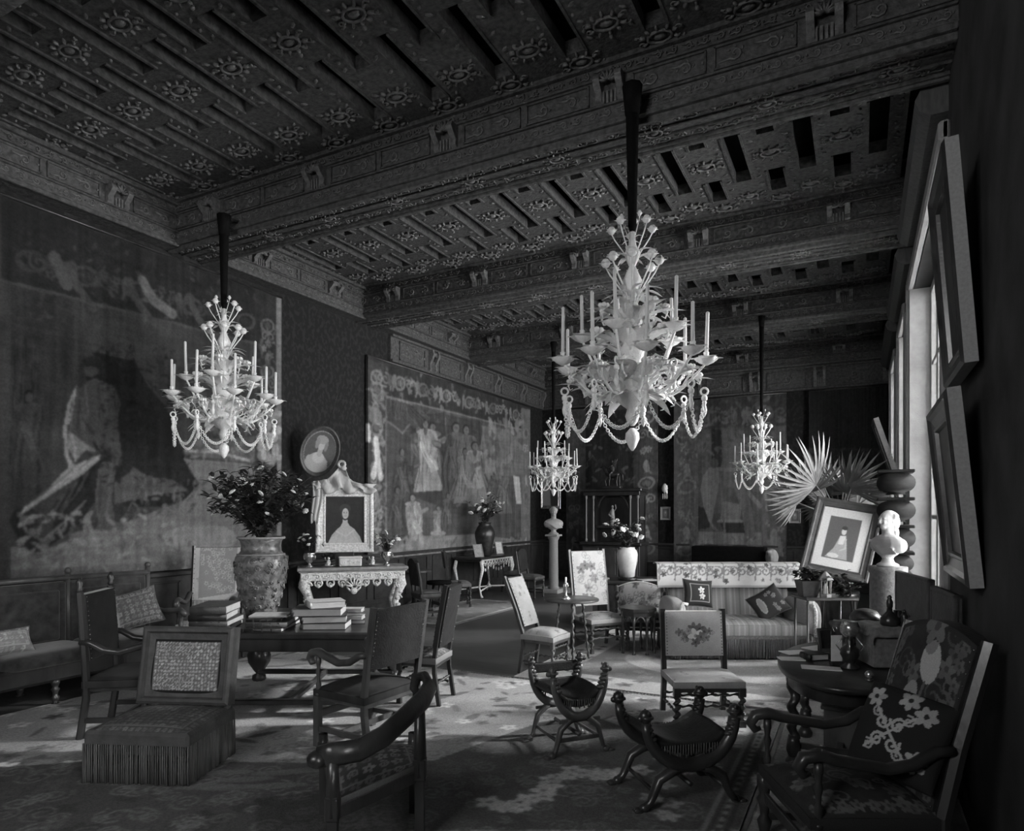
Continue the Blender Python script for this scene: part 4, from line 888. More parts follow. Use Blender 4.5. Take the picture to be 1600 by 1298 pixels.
def chair(name, label, cat, loc, rz, w=.55, d=.5, sh=.45, bh=1.1, lean=.12, legs='turned', arms=None, wood='dark_wood', seat=p_plain(.04), back=p_plain(.04), gap=.14, finial=0, frame=0, fringe=0, group=None, stretch=1, thick=.07, puff=.05, leg_r=.024, spindle=0, backm='leather', archtop=0, res=46):
    t = thing(name, label, cat, loc, rz, group); x = w/2-.03; yf = -d/2+.03; yb = d/2-.03
    for sx in (-1, 1):     # front legs
        m = MB(); top = sh+.0
        if fringe: m.lathe([(.018, 0), (.03, .03), (.03, .12)], 8, T(sx*x, yf, 0))
        elif legs == 'twist': m.box(sx*x-leg_r, sx*x+leg_r, yf-leg_r, yf+leg_r, 0, .07, b=.006); m.twist(sx*x, yf, .07, sh-.13, leg_r*.85, 3.5); m.box(sx*x-leg_r, sx*x+leg_r, yf-leg_r, yf+leg_r, sh-.13, sh-.05, b=.006)
        elif legs == 'square': m.box(sx*x-leg_r, sx*x+leg_r, yf-leg_r, yf+leg_r, 0, sh-.05, b=.006)
        else: legturned(m, sx*x, yf, 0, sh-.05, leg_r*1.1)
        m.build('leg', wood, t)
        m = MB()       # rear leg runs on into the back post
        pts = [(sx*x, yb+.05, 0), (sx*x, yb, sh*.7), (sx*x, yb, sh), (sx*x, yb+lean*.35, sh+(bh-sh)*.4), (sx*x, yb+lean, bh)]
        if fringe: pts = pts[1:]; m.lathe([(.018, 0), (.03, .03), (.03, .12)], 8, T(sx*x, yb, 0))
        m.tube(pts, leg_r*1.05, 4 if legs != 'turned' else 6, smooth=False)
        if finial: m.lathe([(.012, bh-.01), (.03, bh+.02), (.018, bh+.04), (.034, bh+.075), (.01, bh+.12)], 8, T(sx*x, yb+lean, 0))
        m.build('leg' if not fringe else 'back_post', wood, t)
    m = MB(); m.box(-x, x, yf-.02, yb+.02, sh-.09, sh-.03, b=.01)
    if stretch:
        zs = sh*.33
        if legs == 'twist':
            for a, b in (((-x, yf), (x, yf)), ((-x, yf), (-x, yb)), ((x, yf), (x, yb)), ((-x, yb), (x, yb))):
                n = 22; pp = [(a[0]+(b[0]-a[0])*k/n, a[1]+(b[1]-a[1])*k/n, zs+(.06 if a[1] == b[1] else 0)) for k in range(n+1)]
                m.tube([(q[0], q[1]+.006*math.sin(k*1.6), q[2]+.006*math.cos(k*1.6)) for k, q in enumerate(pp)], [.011+.004*math.sin(k*1.6) for k in range(n+1)], 6)
                if a[1] == b[1] == yf: m.tube([(q[0], q[1]+.006*math.sin(k*1.6), sh*.72+.006*math.cos(k*1.6)) for k, q in enumerate(pp)], [.011+.004*math.sin(k*1.6) for k in range(n+1)], 6)
        else:
            for sx in (-1, 1): m.box(sx*x-.014, sx*x+.014, yf, yb, zs-.02, zs+.02)
            m.box(-x, x, yf-.012, yf+.012, zs+.08, zs+.14, b=.005); m.box(-x, x, -.012, .012, zs-.02, zs+.02)
    if not fringe or True: m.build('seat_rail', wood, t)
    p = Paint(w-.01, d-.01, res, res, .1, -w/2+.005, -d/2+.005); seat(p)
    p.build('seat', lambda X, Y: (X, Y, sh-.03+puff*(1-(2*abs(X)/w)**4)*(1-(2*abs(Y)/d)**4)+.03), 'painted', t, back=(0, 0, -.055))
    bw = w-.09 if not frame else w-.06; zb = sh+gap; hb = bh-zb-(.02 if not frame else 0)
    if back:
        p = Paint(bw, hb, res, int(res*hb/bw)+2, .1, -bw/2, 0); back(p)
        ly = lambda z: yb+lean*((z-sh)/(bh-sh)).clip(0, 2)**1.2 if hasattr(z, 'clip') else yb+lean*max(0, (z-sh)/(bh-sh))**1.2
        arch = lambda X, Y: (Y/hb)*archtop*(1-(2*X/bw)**2)
        o = p.build('backrest', lambda X, Y: (X, ly(zb+Y)-thick*.5-.02*(1-(2*abs(X)/bw)**4)*(1-(2*Y/hb-1)**4), zb+Y+arch(X, Y)), 'painted', t, back=(0, thick, .0))
        o.data.materials.append(MAT[backm]); 
        for pl in o.data.polygons[(p.nx-1)*(p.ny-1):]: pl.material_index = 1
        if frame:
            m = MB(); zm = (zb+bh)/2; F = Matrix.Translation((0, yb+lean*.5, (zb+bh)/2)) @ Matrix.Rotation(PI/2+math.atan2(lean, bh-sh)*-1, 4, 'X')
            ring_frame(m, bw+.07, hb+.07, [(0, -.04), (0, .06), (.02, .075), (.04, .075), (.055, .05), (.10, .045)], F); m.build('back_frame', 'leather_mid', t)
        elif hb > .3:
            m = MB()      # brass nails round the panel
            for k in range(14):
                f_ = k/13; z = zb+.02+(hb-.04)*f_
                for sx in (-1, 1): m.ell((sx*(bw/2-.012), yb+lean*max(0, (z-sh)/(bh-sh))**1.2+thick*.5, z), .006, None, 5, 3); m.ell((sx*(bw/2-.012), yb+lean*max(0, (z-sh)/(bh-sh))**1.2-thick*.5-.004, z), .006, None, 5, 3)
            m.build('nails', 'brass', t)
    if arms:
        za = sh+.26
        for sx in (-1, 1):
            m = MB(); xa = sx*(x+.01)
            if arms == 'scroll':
                pts = [(xa, yb+.04, za+.06), (xa, yb-.04, za+.05), (xa, yb-.14, za-.01), (xa, yb-.26, za-.03), (xa, yf+.1, za+.01), (xa, yf+.02, za+.035), (xa, yf-.05, za+.02), (xa, yf-.075, za-.025), (xa, yf-.05, za-.06), (xa, yf-.02, za-.05)]
                m.tube(pts, [.026, .027, .028, .028, .03, .032, .032, .028, .022, .014], 8, flat=1.25)
            else:
                m.box(xa-.035, xa+.035, yf-.03, yb+.03, za-.02, za+.02, b=.012)
            a = m.build('arm', wood, t); m = MB()
            if arms == 'scroll' and legs == 'twist': m.twist(xa, yf+.02, sh-.04, za-.01, .018, 2)
            else: legturned(m, xa, yf+.02, sh-.05, za, .02)
            m.build('arm_support', wood, a)
    if fringe:
        m = MB(); e = .012
        for a in ((-w/2-e, -d/2-e, w/2+e, -d/2-e), (w/2+e, -d/2-e, w/2+e, d/2), (-w/2-e, -d/2-e, -w/2-e, d/2), (-w/2, d/2+e, w/2, d/2+e)): m.fringe(*a, .015, sh-.08, .016, .006)
        m.build('fringe', 'fringe', t)
        m = MB(); m.box(-w/2-.015, w/2+.015, -d/2-.015, d/2+.015, sh-.1, sh+.005, b=.02); m.build('seat_border', 'leather_mid', t)
    return t
def xchair(label, loc, rz, w=.6, d=.42, h=.6, dark='dark_wood', cat='chair', thin=1.0, slats=0):
    # Dante style chair: each frame is a U above an inverted U
    t = thing('x_frame_chair', label, cat, loc, rz); zc_ = h*.45
    for sy in (-1, 1):
        y = sy*d/2; m = MB(); pts = []
        for k in range(15):
            a = PI*(1+k/14); pts.append((w/2*math.cos(a)*(1+.0*k), y, zc_+.02+(h*.50)*(1+math.sin(a))**1.0*1.0 if False else h-.05+(h-.05-zc_)*math.sin(a)))
        m.tube(pts, [.030*thin+.008*math.sin(PI*k/14) for k in range(15)], 8, flat=1.3); m.build('upper_frame', dark, t)
        for sx in (-1, 1):
            m = MB(); pts = [(sx*.04, y, zc_-.005), (sx*w*.22, y, zc_-.03), (sx*w*.36, y, zc_*.72), (sx*w*.42, y, zc_*.4), (sx*w*.46, y, .06), (sx*w*.52, y, .03)]
            m.tube(pts, [.03*thin, .032*thin, .03*thin, .026*thin, .022*thin, .026*thin], 8, flat=1.3)
            for q in (-1, 0, 1): m.ell((sx*w*.54+sx*.03, y+q*.022, .016), (.032, .012, .016), None, 6, 4)
            m.ell((sx*w*.52, y, .03), (.035, .034, .03), None, 8, 5); l = m.build('leg', dark, t)
            m = MB(); c = (sx*(w/2+.005), y, h-.01)     # carved head at the top of the arm
            m.ell(c, (.042*thin, .036*thin, .045), None, 10, 7); m.ell((c[0]+sx*.032, c[1], c[2]-.01), (.026, .024, .022), None, 8, 5); m.torus((c[0]-sx*.008, c[1], c[2]-.005), .034*thin, .011, T(0,0,0), 10, 5)
            for q in (-1, 1): m.ell((c[0]-sx*.01, c[1]+q*.03, c[2]+.028), (.012, .009, .014), None, 6, 4)
            for q in range(4): m.ell((c[0]-sx*(.01+.012*q), c[1], c[2]-.05-.03*q), (.032, .036, .018), None, 7, 4)
            m.build('carved_head', dark, t)
    m = MB(); m.tube([(0, -d/2, zc_*.55), (0, d/2, zc_*.55)], .016, 8)
    for sx in (-1, 1): m.tube([(sx*w*.40, -d/2, zc_*.42), (sx*w*.40, d/2, zc_*.42)], .013, 8)
    m.build('stretcher', dark, t)
    m = MB(); n = 14
    vs = []; 
    for j in range(7):
        for i in range(n+1):
            a = PI*(1.14+.72*i/n); u = math.cos(a); vs.append((w*.43*u, -d/2+d*j/6, zc_+.12+.10*u*u+.015*math.sin(j*PI/6)))
    m.add(vs, [(j*(n+1)+i, j*(n+1)+i+1, (j+1)*(n+1)+i+1, (j+1)*(n+1)+i) for j in range(6) for i in range(n)], True)
    o = m.build('seat', 'leather', t); s_ = o.modifiers.new('s', 'SOLIDIFY'); s_.thickness = .05; s_.offset = -1
    for sy in (-1, 1): m = MB(); m.fringe(-w*.33, sy*(d/2+.005), w*.33, sy*(d/2+.005), zc_+.07, zc_+.13, .018, .005); m.build('seat_fringe', 'fringe', t)
    if slats:
        for k in range(2):
            m = MB(); z = h-.06-k*.13; m.box(-w/2+.02, w/2-.02, d/2-.012, d/2+.012, z-.05, z+.03, b=.01); m.build('back_strap', 'leather', t)
        m = MB()
        for sy in (-1, 1): m.box(-w*.42, w*.42, sy*d/2-.012, sy*d/2+.012, .12, .15, b=.004); m.box(-w*.4, w*.4, sy*d/2-.01, sy*d/2+.01, .26, .285, b=.004)
        m.build('cross_rail', dark, t)
    return t
BOOKN = 0
def book(label, loc, rz, w, d, h, cover='leather_mid', group='books lying on the big dark table', tilt=0):
    t = thing('book', label, 'book', loc, rz, group); m = MB(); c = .006
    m.box(-w/2, w/2, -d/2, d/2, 0, c, b=.002); m.box(-w/2, w/2, -d/2, d/2, h-c, h, b=.002)
    m.tube([(-w/2+.004, -d/2, h/2), (-w/2+.004, d/2, h/2)], h/2, 8, flat=.5)
    for k in range(4): y = -d/2+d*(k+1)/5; m.box(-w/2-.006, -w/2+.01, y-.008, y+.008, .002, h-.002, b=.002)
    m.build('cover', cover, t); m = MB(); m.box(-w/2+.01, w/2-.006, -d/2+.006, d/2-.006, c, h-c); m.build('pages', 'page', t); return t
def bouquet(name, label, loc, w, h, nst, nfl, fr, leafs=9, group=None, cat='flowers', seed=1, lm='leaf', ll=.09, droop=.25, lw=.35, fm='flower'):
    rg = random.Random(seed); t = thing(name, label, cat, loc, 0, group); m = MB(); tips = []
    for k in range(nst):
        a = rg.uniform(0, 2*PI); rr = w/2*math.sqrt(rg.random()); hh = h*(.35+.65*rg.random()*(1-.45*(rr/(w/2))**2)); x, y = rr*math.cos(a), rr*math.sin(a)
        pts = [(0, 0, -.06), (x*.25, y*.25, hh*.35), (x*.65, y*.65, hh*.75), (x, y, hh-droop*h*.3*rg.random())]
        m.tube(pts, [.005, .004, .003, .002], 4)
        tips.append(pts[-1])
        for q in range(leafs):
            s_ = .15+.85*rg.random(); i = min(2, int(s_*3)); f = s_*3-i; p0 = Vector(pts[i]).lerp(Vector(pts[i+1]), f); b = rg.uniform(0, 2*PI)
            m.leaf(p0, (math.cos(b), math.sin(b), rg.uniform(-.2, .9)), (0, 0, 1), ll*rg.uniform(.6, 1.3), ll*lw, rg.uniform(0, .5), n=3)
    m.build('foliage', lm, t)
    f = MB(); f.ell((0, 0, 0), .35*fr, None, 7, 5)
    for ring, n, e in ((.55, 5, .5), (.8, 7, .1)):
        for k in range(n): a = 2*PI*k/n+ring*3; f.ell((ring*fr*.6*math.cos(a), ring*fr*.6*math.sin(a), -.1*fr+e*fr*.4), (fr*.42, fr*.34, fr*.16), None, 6, 4, Matrix.Rotation(a, 3, 'Z').to_euler())
    me = None
    for k in range(nfl):
        p0 = Vector(tips[k % len(tips)])*rg.uniform(.8, 1.02)
        if me is None: o = f.build('blossom', fm, t); me = o.data
        else: o = bpy.data.objects.new('blossom', me); COL.objects.link(o); o.parent = t
        o.location = p0; o.rotation_euler = (rg.uniform(-.9, .9), rg.uniform(-.9, .9), 0); s_ = rg.uniform(.7, 1.15); o.scale = (s_, s_, s_)
    return t
def bust_mesh(m, M, wig=0):    # life size, faces -y; origin at the foot of the socle, .68 high
    m.lathe([(.11, 0), (.12, .015), (.11, .03), (.07, .05), (.055, .09), (.075, .12), (.08, .14)], 16, M)
    m.ell((0, 0, .25), (.22, .125, .12), M, 14, 9); m.ell((0, .0, .20), (.15, .10, .10), M, 14, 9)
    for s_ in (-1, 1): m.ell((s_*.155, .01, .24), (.07, .085, .085), M, 10, 7)
    m.tube([(0, .01, .28), (0, 0, .38), (0, -.01, .46)], [.085, .06, .06], 12, M)
    m.ell((0, -.015, .52), (.073, .088, .105), M, 14, 10); m.ell((0, .02, .555), (.082, .092, .085), M, 14, 10)
    m.ell((0, -.055, .45), (.04, .045, .035), M, 10, 7); m.ell((0, -.108, .51), (.014, .024, .026), M, 8, 6); m.ell((0, -.098, .53), (.011, .018, .03), M, 8, 6)
    for s_ in (-1, 1): m.ell((s_*.03, -.088, .545), (.022, .014, .008), M, 8, 5); m.ell((s_*.074, .005, .515), (.012, .02, .03), M, 8, 5); m.ell((s_*.03, -.085, .50), (.022, .02, .025), M, 8, 5)
    m.ell((0, -.09, .472), (.022, .014, .008), M, 8, 4)
    for k in range(9):
        a = PI*(.0+k/8); m.ell((.075*math.cos(a), .02+.07*math.sin(a), .59-.03*abs(math.cos(a))), (.03, .03, .035), M, 7, 5)
    if wig: m.ell((0, .09, .50), (.07, .06, .10), M, 10, 7); m.ell((0, .12, .38), (.035, .035, .09), M, 8, 6)
    for k in range(6): m.tube([(-.2+k*.03, -.06-.01*k, .30-.02*k), (-.05+k*.02, -.12, .22-.015*k), (.1+k*.02, -.09, .26-.02*k)], .014, 6, M)
    return m
def bust(label, loc, rz, s=1, wig=0):
    t = thing('marble_bust', label, 'bust', loc, rz); m = bust_mesh(MB(), T(s=s), wig); o = m.build('head_and_shoulders', 'white_marble', t); voxel(o, .008*s, 3)
    m = MB(); m.lathe([(.105*s, 0), (.115*s, .012*s), (.105*s, .03*s), (.06*s, .055*s), (.05*s, .08*s), (.07*s, .115*s)], 20); m.build('socle', 'white_marble', t); return t
# ================================================================== CARPETS
def carpet(name, label, x0, x1, y0, y1, z, nx, ny, base, paint, fr=None):
    p = Paint(x1-x0, y1-y0, nx, ny, base, x0, y0); p.conv = lambda x, y: (lambda q: (q.x, q.y))(P(x, y, z))
    paint(p); p.blur(1)
    t = thing(name, label, 'carpet', (0, 0, 0)); o = p.build('carpet_pile', lambda X, Y: (X, Y, 0*X+z+.012), 'painted_carpet', t, back=(0, 0, -.0115-z+.001))
    if fr:
        m = MB()
        n = int((x1-x0)/.035)
        for k in range(n):
            for y, s_ in ((y0, -1), (y1, 1)):
                if fr == 2 or s_ == fr: x = x0+(k+.5)*(x1-x0)/n; m.tube([(x, y, .008), (x+R.uniform(-.01, .01), y+s_*.07, .005)], .004, 4)
        m.build('fringe', 'fabric_mid', t)
    return t
def pc_front(p):    # pale floral field broken by dark medallions and scrollwork
    p.noise(.25, 10, 3)
    for _ in range(520):
        x = p.x0+R.random()*p.w; y = p.y0+R.random()*p.h; k = R.random()
        if k < .45: p.ell(x, y, R.uniform(.04, .16), R.uniform(.02, .05), R.uniform(.10, .2), R.uniform(0, 3), .8)
        elif k < .7: p.flower(x, y, R.uniform(.05, .1), R.uniform(.12, .22))
        else: p.flower(x, y, R.uniform(.06, .12), R.uniform(.5, .62))
    # foreground shade painted dark into the pile, with fine scrolls and a pale flower garland
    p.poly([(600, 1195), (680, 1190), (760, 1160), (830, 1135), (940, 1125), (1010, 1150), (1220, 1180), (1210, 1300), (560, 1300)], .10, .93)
    p.poly([(-400, 1215), (20, 1200), (150, 1190), (600, 1195), (600, 1330), (-400, 1330)], .07, .9)  # the same painted shade, carried on to the left
    for _ in range(260):
        c = p.conv(R.uniform(0, 1240), R.uniform(1150, 1330)); p.scroll(c[0], c[1], R.uniform(.05, .13), .012, R.uniform(.16, .24), R.choice((1, -1)), R.uniform(0, 6), 1.6)
    for k in range(30):
        t = k/29; c = p.conv(770+230*t+R.uniform(-14, 14), 1258-66*t+12*math.sin(t*9)+R.uniform(-5, 5)); p.flower(c[0], c[1], R.uniform(.05, .1), R.uniform(.36, .55))
    for k in range(10):
        c = p.conv(R.uniform(1000, 1200), R.uniform(1185, 1280)); p.flower(c[0], c[1], R.uniform(.06, .1), R.uniform(.3, .45))
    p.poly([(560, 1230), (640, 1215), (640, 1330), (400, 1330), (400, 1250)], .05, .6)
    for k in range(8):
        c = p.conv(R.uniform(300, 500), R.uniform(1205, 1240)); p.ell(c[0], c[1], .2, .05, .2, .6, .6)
    q = p.x0+p.w
    for a, v in ((.06, .08), (.11, .3), (.16, .09), (.19, .26)): p.stroke([(q-a, p.y0), (q-a, p.y0+p.h)], .03, v, raw=True)
    for k in range(60): p.ell(q-.11, p.y0+k*.1, .018, .03, .1)
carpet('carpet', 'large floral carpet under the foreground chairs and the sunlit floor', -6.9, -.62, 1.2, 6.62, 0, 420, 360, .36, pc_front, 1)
def pc_mid(p):
    p.noise(.2, 9, 8); w, h = p.w, p.h; cx, cy = p.x0+w/2, p.y0+h/2
    p.poly([(p.x0+.45, p.y0+.45), (p.x0+w-.45, p.y0+.45), (p.x0+w-.45, p.y0+h-.45), (p.x0+.45, p.y0+h-.45)], .20, raw=True)
    p.ell(cx, cy-.2, w*.3, h*.22, .36); p.ell(cx, cy-.2, w*.22, h*.14, .24)
    for _ in range(200):
        x = p.x0+R.random()*w; y = p.y0+R.random()*h
        if x < p.x0+.45 or x > p.x0+w-.45 or y < p.y0+.45 or y > p.y0+h-.45: p.flower(x, y, R.uniform(.05, .1), R.choice((.5, .2, .16)))
        else: p.scroll(x, y, .07, .015, .3, R.choice((1, -1)), R.uniform(0, 6))
carpet('carpet', 'carpet with a pale flowered border reaching back under the sofa', -3.45, .5, 6.7, 10.4, 0, 200, 200, .42, pc_mid)
def pc_right(p):
    p.noise(.25, 6, 1)
    for _ in range(50): p.flower(p.x0+R.random()*p.w, p.y0+R.random()*p.h, R.uniform(.04, .09), R.choice((.45, .16, .2)))
carpet('carpet', 'narrow pale rug beside the right wall under the round table', -.58, .56, 1.2, 6.6, 0, 70, 260, .34, pc_right)
def pc_small(p):
    p.noise(.2, 6, 3); p.stroke([(p.x0+.07, p.y0+.07), (p.x0+.07, p.y0+p.h-.07), (p.x0+p.w-.07, p.y0+p.h-.07), (p.x0+p.w-.07, p.y0+.07), (p.x0+.07, p.y0+.07)], .05, .5, raw=True)
    for _ in range(40): p.flower(p.x0+R.random()*p.w, p.y0+R.random()*p.h, .05, .4)
carpet('carpet', 'small rug with a pale edge in front of the fretwork table', -7.3, -5.9, 9.2, 12.3, 0, 50, 90, .22, pc_small)
carpet('carpet', 'small pale rug by the dark chairs at the far left', -7.0, -5.4, 14.2, 15.2, 0, 50, 40, .4, pc_small)
# ================================================================== BIG TABLE, BOOKS, VASE
tab = thing('library_table', 'big dark table heaped with books in front of the left tapestry', 'table', C(-2.03, 6.72), TH)
m = MB(); m.box(-.83, .83, -.76, .8, .72, .78, b=.015); m.box(-.79, .79, -.72, .76, .60, .72, b=.01); m.build('tabletop', 'dark_wood', tab)
for sx in (-1, 1):
    for sy in (-1, 1):
        m = MB(); m.lathe([(.05, 0), (.075, .03), (.07, .07), (.03, .09), (.06, .13), (.115, .22), (.125, .29), (.09, .38), (.04, .43), (.06, .47), (.07, .60)], 16, T(sx*.74, sy*.62+.02, 0), flute=.06, nf=8); m.build('leg', 'dark_wood', tab)
m = MB(); m.box(-.74, .74, -.6, -.54, .09, .14, b=.01); m.box(-.74, .74, .58, .64, .09, .14, b=.01); m.box(-.03, .03, -.56, .6, .09, .14, b=.01); m.build('stretcher', 'dark_wood', tab)
ZT = .78
def stack(px, d, items, rz0):
    z = ZT
    for (label, w, dd, h, cov, dr, dx) in items:
        book(label, L(px+dx, d, z), TH+rz0+dr, w, dd, h, cov); z += h
stack(337, 6.22, [('largest dark folio at the bottom of the left pile of books', .50, .36, .045, 'leather', .03, 0), ('brown folio second from the bottom of the left pile of books', .46, .33, .05, 'leather_mid', -.04, 3), ('dark ribbed folio third up in the left pile of books', .44, .32, .06, 'leather', .05, -2), ('thick banded folio on top of the left pile of books', .43, .31, .07, 'leather_mid', -.02, 1)], PI/2+.1)
stack(425, 6.27, [('wide flat dark album lying at the front edge of the table', .60, .42, .035, 'leather', -.05, -4), ('brown album lying on the wide flat dark album', .50, .36, .045, 'leather_mid', .05, 2), ('thin dark album third up in the middle pile', .44, .30, .03, 'leather', .12, -6)], PI/2+.05)
pm = MB(); pm.box(-.17, .17, -.11, .11, 0, .02, b=.005); tag(pm.build('pamphlet', 'paper'), 'pale pamphlet lying on the middle pile of albums', 'pamphlet'); bpy.data.objects['pamphlet'].location = L(423, 6.22, ZT+.11); bpy.data.objects['pamphlet'].rotation_euler = (0, 0, TH+.1)
stack(506, 6.25, [('pale edged book at the bottom of the right pile of books', .40, .30, .06, 'leather_mid', -.1, 5), ('ribbed book second up in the right pile of books', .40, .30, .065, 'leather', .06, 2), ('large leather folio near the top of the right pile, pages to the right', .44, .34, .07, 'leather_mid', -.05, -6), ('pale paper bound book on top of the right pile of books', .32, .24, .06, 'paper', .3, 3)], .15)
stack(552, 6.5, [('small book at the foot of the narrow pile by the leather armchair', .20, .16, .04, 'leather', .1, 2), ('small pale book second in the narrow pile by the leather armchair', .20, .16, .035, 'paper', -.1, 0), ('small dark book third in the narrow pile by the leather armchair', .19, .15, .035, 'leather_mid', .15, -2), ('small pale book topmost in the narrow pile by the leather armchair', .18, .14, .035, 'paper', -.1, 1)], .1)
v = thing('porcelain_vase', 'big scroll patterned jar holding a flowering bush on the dark table', 'vase', L(408, 6.98, ZT), TH)
m = MB(); m.lathe([(.13, 0), (.15, .01), (.155, .04), (.19, .15), (.235, .32), (.26, .48), (.262, .55), (.25, .61), (.215, .65), (.20, .67), (.195, .72), (.205, .77), (.23, .80)], 32); mv_ = m; m = MB(); m.torus((0, 0, .805), .228, .014, None, 32, 6); m.torus((0, 0, .635), .232, .008, None, 32, 5); m.build('rim', 'porcelain', v); bpy.data.objects['rim'].data.materials[0] = MAT['frame_side']
m = mv_; PV = [(.04, .155), (.15, .19), (.32, .235), (.48, .26), (.55, .262), (.61, .25), (.7, .2)]
for k in range(16):      # raised scrollwork wrapped round the body
    a = 2*PI*k/16
    for z, r in ((.12, .19), (.2, .215), (.29, .237), (.38, .252), (.47, .264), (.56, .266)):
        z += R.uniform(-.03, .03); r = float(np.interp(z, [q[0] for q in PV], [q[1] for q in PV])); Q = Matrix.Rotation(a+z*2+R.uniform(-.12, .12), 4, 'Z') @ Matrix.Translation((r+.001, 0, z)) @ Matrix(((0,0,1,0),(1,0,0,0),(0,1,0,0),(0,0,0,1)))
        m.spiral((0, 0, 0), R.uniform(.02, .04), 1.2, .0085, Q, 9, R.choice((1, -1)), tail=(R.uniform(-.06, .06), R.uniform(-.05, .05), 0), a0=R.uniform(0, 6))
m.build('body', 'vase_relief', v)
bouquet('flowering_bush', 'big bush of dark leaves and small white flowers in the patterned jar', L(408, 6.98, ZT+.82), 1.2, .84, 120, 40, .042, 15, seed=4, ll=.12)
# ================================================================== CHAIRS
chair('fireside_chair', 'low fringed chair with a framed needlework back, left foreground', 'chair', L(256, 4.85), TH-math.radians(5), .72, .62, .36, .93, .10, fringe=1, frame=1, seat=lambda p: p_needle(p, .13, .06, 13), back=lambda p: (p_needle(p, .36, .13, 20), p.stroke([(p.x0, p.y0), (p.x0+p.w, p.y0), (p.x0+p.w, p.y0+p.h), (p.x0, p.y0+p.h), (p.x0, p.y0)], .15, .012, raw=True)), gap=.06, wood='mid_wood', backm='velvet_dark', res=80)
chair('armchair', 'leather backed armchair seen from behind beside the book table', 'chair', C(-1.16, 5.42), TH-math.radians(122), .66, .56, .46, 1.14, .10, legs='square', arms='scroll', gap=.20, leg_r=.028, wood='mid_wood', seat=p_plain(.04), back=p_plain(.035), backm='leather', thick=.05)
chair('armchair', 'dark armchair with ball finials at the far left, facing the book table', 'chair', C(-3.24, 5.75), TH+math.radians(97), .60, .56, .48, 1.20, .05, legs='turned', arms='scroll', finial=1, gap=.16, leg_r=.028, seat=p_plain(.03), back=p_plain(.02), backm='velvet_dark')
chair('armchair', 'pale draped armchair standing behind the book table by the left tapestry', 'chair', L(330, 8.25), TH+math.radians(10), .66, .58, .52, 1.42, .12, arms='scroll', gap=.05, seat=lambda p: p_light(p, .4, .2, 14), back=lambda p: (p_light(p, .55, .42, 4), p.poly([(-.21, .2), (.22, .26), (.24, .9), (-.21, .9)], .30, raw=True), [p.flower(R.uniform(-.18, .2), R.uniform(.28, .85), .03, .42) for _ in range(60)], [p.poly([(-.3+k*.05, .18), (-.275+k*.05, .06), (-.25+k*.05, .18)], .3, raw=True) for k in range(12)]), thick=.10, res=90)
chair('side_chair', 'tall carved dark chair seen edge on behind the leather armchair', 'chair', C(-.86, 6.62), TH-math.radians(105), .46, .42, .46, 1.16, .12, legs='twist', gap=.1, finial=0, seat=lambda p: p_needle(p, .2, .08, 6), back=lambda p: p_needle(p, .2, .06, 6), wood='dark_wood')
chair('high_back_chair', 'pale narrow high-backed chair leaning back, left of the spiral legged table', 'chair', L(852, 7.75), TH+math.radians(58), .42, .44, .45, 1.10, .26, legs='twist', gap=.09, seat=lambda p: p_light(p, .34, .24, 9, .03), back=lambda p: p_light(p, .24, .18, 9, .03), wood='mid_wood', backm='leather_mid', puff=.07)
chair('high_back_chair', 'tall pale floral chair behind the spiral legged table', 'chair', L(938, 9.05), TH+math.radians(24), .60, .54, .45, 1.33, .14, legs='twist', gap=.12, seat=lambda p: p_light(p, .42, .18, 16, .05), back=lambda p: p_light(p, .48, .26, 14, .06), wood='mid_wood', backm='fabric_mid', archtop=-.0)
chair('low_chair', 'low chair with a flower bouquet worked on its pale back, in front of the sofa', 'chair', L(1096, 5.98), TH+math.radians(1), .62, .52, .40, .95, .06, legs='twist', gap=.13, seat=lambda p: p_light(p, .36, .32, 6, .04), back=p_bouquet, wood='dark_wood', backm='fabric_light', leg_r=.03, puff=.03, res=120)
# far-left dark chairs
chair('side_chair', 'dark chair with a patterned seat in front of the fretwork table', 'chair', L(716, 13.2), TH+math.radians(100), .5, .48, .46, 1.1, .08, gap=.3, seat=lambda p: p_light(p, .2, .1, 8), back=p_plain(.03), legs='twist', res=24)
for k, (px, d, a, lab) in enumerate(((668, 11.6, 120, 'dark side chair beside the carved console, partly hidden'), (804, 15.7, 70, 'dark round-backed chair by the pedestal, nearer the fretwork table'), (830, 14.6, 60, 'dark round-backed chair standing closest to the pedestal'))):
    chair('side_chair', lab, 'chair', L(px, d), TH+math.radians(a), .46, .44, .46, 1.0, .08, gap=.14, seat=p_plain(.12), back=p_plain(.03), archtop=.08, res=22)
# horseshoe armchair, bottom left of centre
H = thing('horseshoe_armchair', 'low armchair with a sweeping curved rail, nearest the camera left of centre', 'chair', C(-.76, 3.82), TH)
q0 = C(-.76, 3.82); inv = Matrix.Rotation(-TH, 3, 'Z')
def loc(v): return inv @ (v-q0)
rail = [PD(500, 1182, 3.32), PD(520, 1178, 3.30), PD(560, 1172, 3.36), PD(600, 1150, 3.45), PD(635, 1118, 3.60), PD(662, 1092, 3.72), PD(672, 1072, 3.85), PD(664, 1056, 3.92), PD(650, 1058, 3.93), PD(647, 1075, 3.92), PD(655, 1086, 3.9)]
m = MB(); m.tube([loc(p) for p in rail], [.055, .06, .058, .056, .056, .056, .052, .044, .036, .028, .02], 10, flat=.62); m.ell(loc(PD(496, 1186, 3.31)), (.055, .055, .045), None, 10, 7); m.build('arm', 'dark_wood', H)
back_ = [PD(672, 1076, 3.86), PD(640, 1085, 4.15), PD(575, 1092, 4.3), PD(520, 1098, 4.22), PD(488, 1118, 4.0)]
